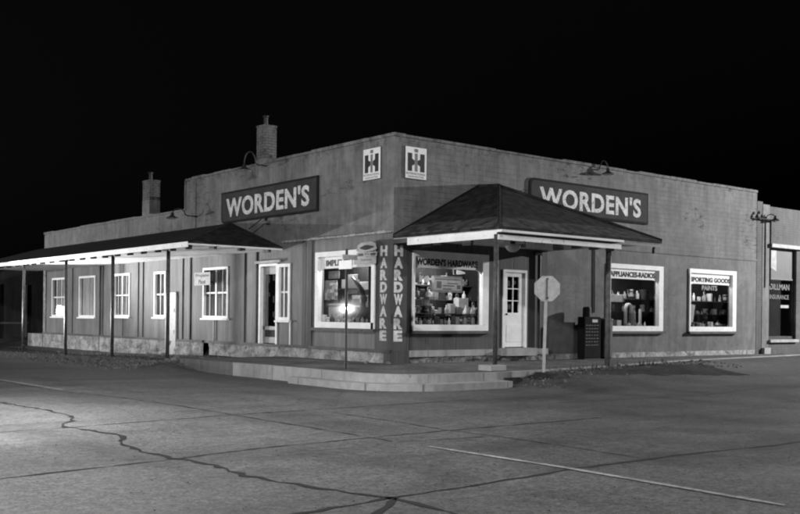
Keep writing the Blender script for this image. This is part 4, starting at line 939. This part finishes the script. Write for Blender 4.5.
def saw(a, z, ln, lab):
    g = thing("hand_saw", W('R', a, -.6, z), lab, "saw", "saws hung in the window")
    bm = bm_new(); prism(bm, [W('R', a, -.6, z), W('R', a + ln, -.6, z + .03), W('R', a + ln, -.6, z + .07), W('R', a, -.6, z + .14)], W('R', 0, .006, 0)); obj("blade", bm, tones[6][1], g)
    bm = bm_new(); tube(bm, [W('R', a - .0, -.6, z + .01), W('R', a - .09, -.6, z + .0), W('R', a - .11, -.6, z + .12), W('R', a - .0, -.6, z + .13)], .016, 6); obj("handle", bm, m_shelf, g)
saw(.85, 2.30, .4, "upper hand saw hung left of the framed poster"); saw(2.55, 2.62, .3, "hand saw hung above the right edge of the framed poster")
for i, (a, z) in enumerate([(.8, 1.72), (.92, 1.72), (1.04, 1.72), (2.66, 2.2), (2.76, 2.2)]):
    g = thing("hammer", W('R', a, -.62, z), "%s hammer from the left hung in the corner display window" % ORD[i], "hammer", "hung hammers")
    bm = bm_new(); tube(bm, [W('R', a, -.62, z), W('R', a, -.62, z + .22)], .012, 6); obj("handle", bm, tones[5][1], g)
    bm = bm_new(); tube(bm, [W('R', a - .045, -.62, z + .23), W('R', a + .045, -.62, z + .23)], [.018, .014], 8); obj("head", bm, tones[4][1], g)
# right-hand display: sump pump, pipes
bm = bm_new()
pts = [W('R', 9.32, -.55, 1.36), W('R', 9.32, -.55, 1.84)] + [W('R', 9.45 - .13 * math.cos(PI * k / 8), -.55, 1.84 + .13 * math.sin(PI * k / 8)) for k in range(1, 9)] + [W('R', 9.58, -.55, 1.70)]
tube(bm, pts, .055, 12); prop("bent_pipe", bm, m_enamel, "white goose necked pipe standing in the window right of the black bin", "pipe", smooth=True)
bm = bm_new(); lathe(bm, W('R', 9.72, -.6, RW3[2] + .123), [(.10, 0), (.10, .42), (.07, .46), (.07, .5), (.001, .5)], 16); prop("milk_can", bm, tones[5][1], "pale cylinder between the two white pipes in the window", "can")
bm = bm_new(); tube(bm, [W('R', 10.02, -.55, RW3[2] + .12), W('R', 10.02, -.55, 1.84)], .045, 10); prop("upright_pipe", bm, m_enamel, "straight white pipe right of the pale cylinder in the window", "pipe")
bm = bm_new(); carton(bm, 'R', 8.55, -.3, 2.03, .62, .22, .02); prop("price_card", bm, m_paper, "long white card behind the canopy post in the window", "card")
bm = bm_new(); carton(bm, 'R', 9.15, -.6, 2.04, .34, .15, .05); prop("price_card", bm, tones[4][1], "short grey card right of the long white card in the window", "card")
bm = bm_new(); carton(bm, 'R', 8.75, -.32, RW3[2] + .123, .2, .19, .15); prop("carton", bm, m_paper, "white carton on the window floor left of the bent pipe", "box")
bm = bm_new(); box(bm, 'R', 8.7, 11.4, -1.05, -.7, 2.13, 2.15); box(bm, 'R', 8.7, 11.4, -1.05, -.7, 1.75, 1.77); prop("wall_shelf", bm, m_shelf, "two dark shelves at the back of the window right of the black bin", "shelf")
row('R', 8.9, 11.3, -.85, 2.152, 8, "on back shelf of window behind canopy post", 21, hs=(.12, .3))
row('R', 8.9, 11.2, -.85, 1.772, 5, "on lower back shelf, window behind canopy post", 71, hs=(.12, .25))
row('R', 12.3, 14.95, -.75, 1.722, 10, "on lower shelf of farthest display window", 72, hs=(.1, .26))
bm = bm_new(); box(bm, 'R', 12.2, 15.0, -.95, -.6, 1.70, 1.72); prop("display_shelf", bm, m_shelf, "lower shelf in the farthest display window", "shelf")
# far display
bm = bm_new(); prism(bm, [W('R', a, -.3, z) for a, z in [(12.0, 1.3), (12.3, 1.42), (12.42, 2.0), (12.1, 2.03), (11.9, 1.6)]], W('R', 0, .04, 0)); prop("folded_poster", bm, m_paper, "tilted white board at the left of the farthest display window", "board")
bm = bm_new(); box(bm, 'R', 12.2, 15.0, -.95, -.6, 2.13, 2.15); prop("wall_shelf", bm, tones[4][1], "grey shelf across the middle of the farthest display window", "shelf")
row('R', 12.3, 14.95, -.75, 2.152, 9, "on the shelf of the farthest display window", 31, hs=(.1, .26))
for i, (a, z) in enumerate([(12.9, 1.5), (13.3, 1.75), (13.75, 1.62)]):
    bm = bm_new(); bmesh.ops.create_icosphere(bm, subdivisions=2, radius=.09)
    for v in bm.verts: v.co = v.co + W('R', a, -.8, z)
    o = prop("ball", bm, tones[4 + i % 2][1], "%s ball from the left on its stand in the farthest display window" % ORD[i], "ball", smooth=True)
    bm = bm_new(); box(bm, 'R', a - .06, a + .06, -.86, -.74, RW4[2] + .123, z - .085); prop("display_stand", bm, m_shelf, "narrow stand under the %s ball from the left" % ORD[i], "stand")
# left display: posters, mower like shapes
for i, (a, z, wd, h, mt, tn) in enumerate([(3.0, 1.95, .6, .5, m_p2, "printed"), (2.9, 1.45, .65, .4, m_paper, "white"), (2.3, 2.1, .45, .5, tones[4][1], "grey"), (1.7, 1.75, .7, .3, m_p2, "printed"), (3.0, 2.5, .5, .2, tones[4][1], "grey"), (1.7, 2.2, .6, .2, m_paper, "white")]):
    bm = bm_new(); carton(bm, 'L', a, -.3 - .1 * (i % 3), z, wd, h, .015); prop("show_card", bm, mt, "%s show card, number %s by height in the left street display window" % (tn, ["four", "six", "two", "five", "one", "three"][i]) if False else "%s show card %s" % (tn, ["at the middle left of the left street window", "at the bottom left of the left street window", "in the centre of the left street window", "at the lower right of the left street window", "at the top left of the left street window", "at the right of the left street window"][i]), "card")
bm = bm_new(); pts = []
for k in range(12): t = k / 11; pts.append(W('L', 1.9 - .5 * math.sin(t * 3), -.2, 2.5 - 1.1 * t))
tube(bm, pts, [.03 + .05 * math.sin(PI * k / 11) for k in range(12)], 8); prop("garden_hose", bm, m_dark, "dark hose hanging in the middle of the left street window", "hose", smooth=True)

# ------------------------------------------------------------------ lamps
def light(name, loc, P, r, par=None, typ='POINT', **k):
    d = bpy.data.lights.new(name, typ); d.energy = P * LAMP_W; d.shadow_soft_size = r; d.color = (1, 1, 1)
    o = bpy.data.objects.new(name, d); COL.objects.link(o)
    if par: o.parent = par; o.location = Vector(loc) - ORG[par]
    else: o.location = loc
    return o
def street_lamp(base, head, label, P, r=.13, spot=0):
    g = thing("street_lamp", base, label, "street lamp", "street lamps at the crossing"); b = Vector(base); h = Vector(head)
    bm = bm_new(); tube(bm, [b, (b.x, b.y, h.z + .9)], [.14, .09], 12); obj("pole", bm, m_shelf, g, smooth=True)
    mid = Vector((b.x, b.y, h.z + .55)); bm = bm_new(); tube(bm, [mid, mid.lerp(h + Vector((0, 0, .45)), .5) + Vector((0, 0, .18)), h + Vector((0, 0, .42)), h + Vector((0, 0, .25))], .03, 8); obj("arm", bm, m_dark, g, smooth=True)
    bm = bm_new(); lathe(bm, h, [(.30, .06), (.28, .08), (.10, .14), (.07, .26), (.001, .27)], 24); obj("lamp_shade", bm, m_dark, g, smooth=True)
    bm = bm_new(); lathe(bm, h + Vector((0, 0, -.0)), [(.001, -.10), (.04, -.09), (.055, -.05), (.04, .0), (.03, .1)], 16); obj("bulb", bm, m_bulb, g, smooth=True)
    light("lamp_light", h + Vector((0, 0, -.2)), P, r, g)
    if spot:
        o = light("lamp_beam", h + Vector((0, 0, -.2)), spot, r, g, 'SPOT'); o.data.spot_size = R_(64); o.data.spot_blend = 1.0; o.rotation_euler = (R_(14), 0, R_(0))
street_lamp((-15.6, -4.6, .12), (-11.6, -6.2, 6.9), "street lamp with a long arm over the crossing, nearest the left road edge", 3100, spot=4300)
street_lamp((30, -6.5, .3), (30, -8.8, 7.7), "street lamp far along the right street", 19000)
street_lamp((-2, -34, .12), (-5, -33, 8.2), "street lamp across the crossing behind the viewpoint", 4300)
def flood(base, hz, target, label, P, br=.13):
    g = thing("floodlight", base, label, "floodlight", "floodlights on stands"); b = Vector(base); h = Vector((b.x, b.y, hz)); t = (Vector(target) - h); t.z = 0; t.normalize()
    bm = bm_new(); tube(bm, [b + Vector((0, 0, .25)), h], .02, 8); 
    obj("stand", bm, m_dark, g)
    for k in range(3):
        bm = bm_new(); a = 2 * PI * k / 3; tube(bm, [b + Vector((.4 * math.cos(a), .4 * math.sin(a), .015)), b + Vector((0, 0, .6))], .014, 6); obj("leg", bm, m_dark, g)
    bm = bm_new(); back = h - t * .22; tube(bm, [back, back + t * .06, h + t * .02], [.05, .14, .2], 20, caps=False); obj("reflector", bm, m_post_light, g, smooth=True)
    bm = bm_new(); bmesh.ops.create_icosphere(bm, subdivisions=3, radius=br)
    for v in bm.verts: v.co += h
    obj("bulb", bm, m_bulb, g, smooth=True)
    light("flood_light", h + t * (br + .01), P, .06, g)
flood((-15.8, 23.8, .08), 1.94, (0, 14, 0), "floodlight on a stand across the left street, nearer one", 3900, .09)
flood((-15.1, 63.7, .08), 1.67, (0, 22, 0), "floodlight on a stand far down the left street", 13000, .55)
def shop_light(s_, a, z, d, P, label):
    g = thing("ceiling_lamp", W(s_, a, d, z), label, "lamp", "bulbs in the display windows")
    bm = bm_new(); lathe(bm, W(s_, a, d, z), [(.001, -.06), (.035, -.045), (.04, -.02), (.02, .03), (.02, .06)], 12); obj("bulb", bm, m_globe, g, smooth=True)
    bm = bm_new(); lathe(bm, W(s_, a, d, z + .06), [(.1, -.03), (.03, .02), (.015, .1)], 12); obj("lamp_shade", bm, m_dark, g)
    light("shop_light", W(s_, a, d, z - .13), P, .06, g)
shop_light('R', 1.8, 3.08, -.5, 75, "small shaded bulb at the ceiling of the window beside the vertical lettering")
shop_light('R', 9.1, 3.08, -.5, 42, "small shaded bulb at the ceiling of the window behind the canopy post")
shop_light('R', 12.9, 3.08, -.5, 42, "small shaded bulb at the ceiling of the farthest display window")
shop_light('L', 2.2, 3.08, -.45, 60, "small shaded bulb at the ceiling of the left street window")
g = thing("fill_spotlight", (-5.2, 21.8, .08), "added low fill light on the ground tilted up to brighten the long left canopy", "fill_spotlight")  # added fill light, only there to brighten the soffit
bm = bm_new(); tube(bm, [(-5.1, 21.5, .38), (-5.15, 21.65, .34), (-5.25, 21.85, .28)], [.17, .15, .05], 16, caps=False); obj("reflector", bm, m_post_light, g)
bm = bm_new(); tube(bm, [(-5.2, 21.8, .08), (-5.2, 21.8, .28)], .03, 8); obj("stand", bm, m_dark, g)
o = light("fill_spot", (-5.05, 21.35, .42), 10000, .1, g, 'SPOT'); o.data.spot_size = R_(62); o.data.spot_blend = 1.0
o.rotation_euler = (Vector((-2.1, 11.5, 5.4)) - Vector((-5.05, 21.35, .42))).to_track_quat('-Z', 'Y').to_euler()
print("objects", len(bpy.data.objects))
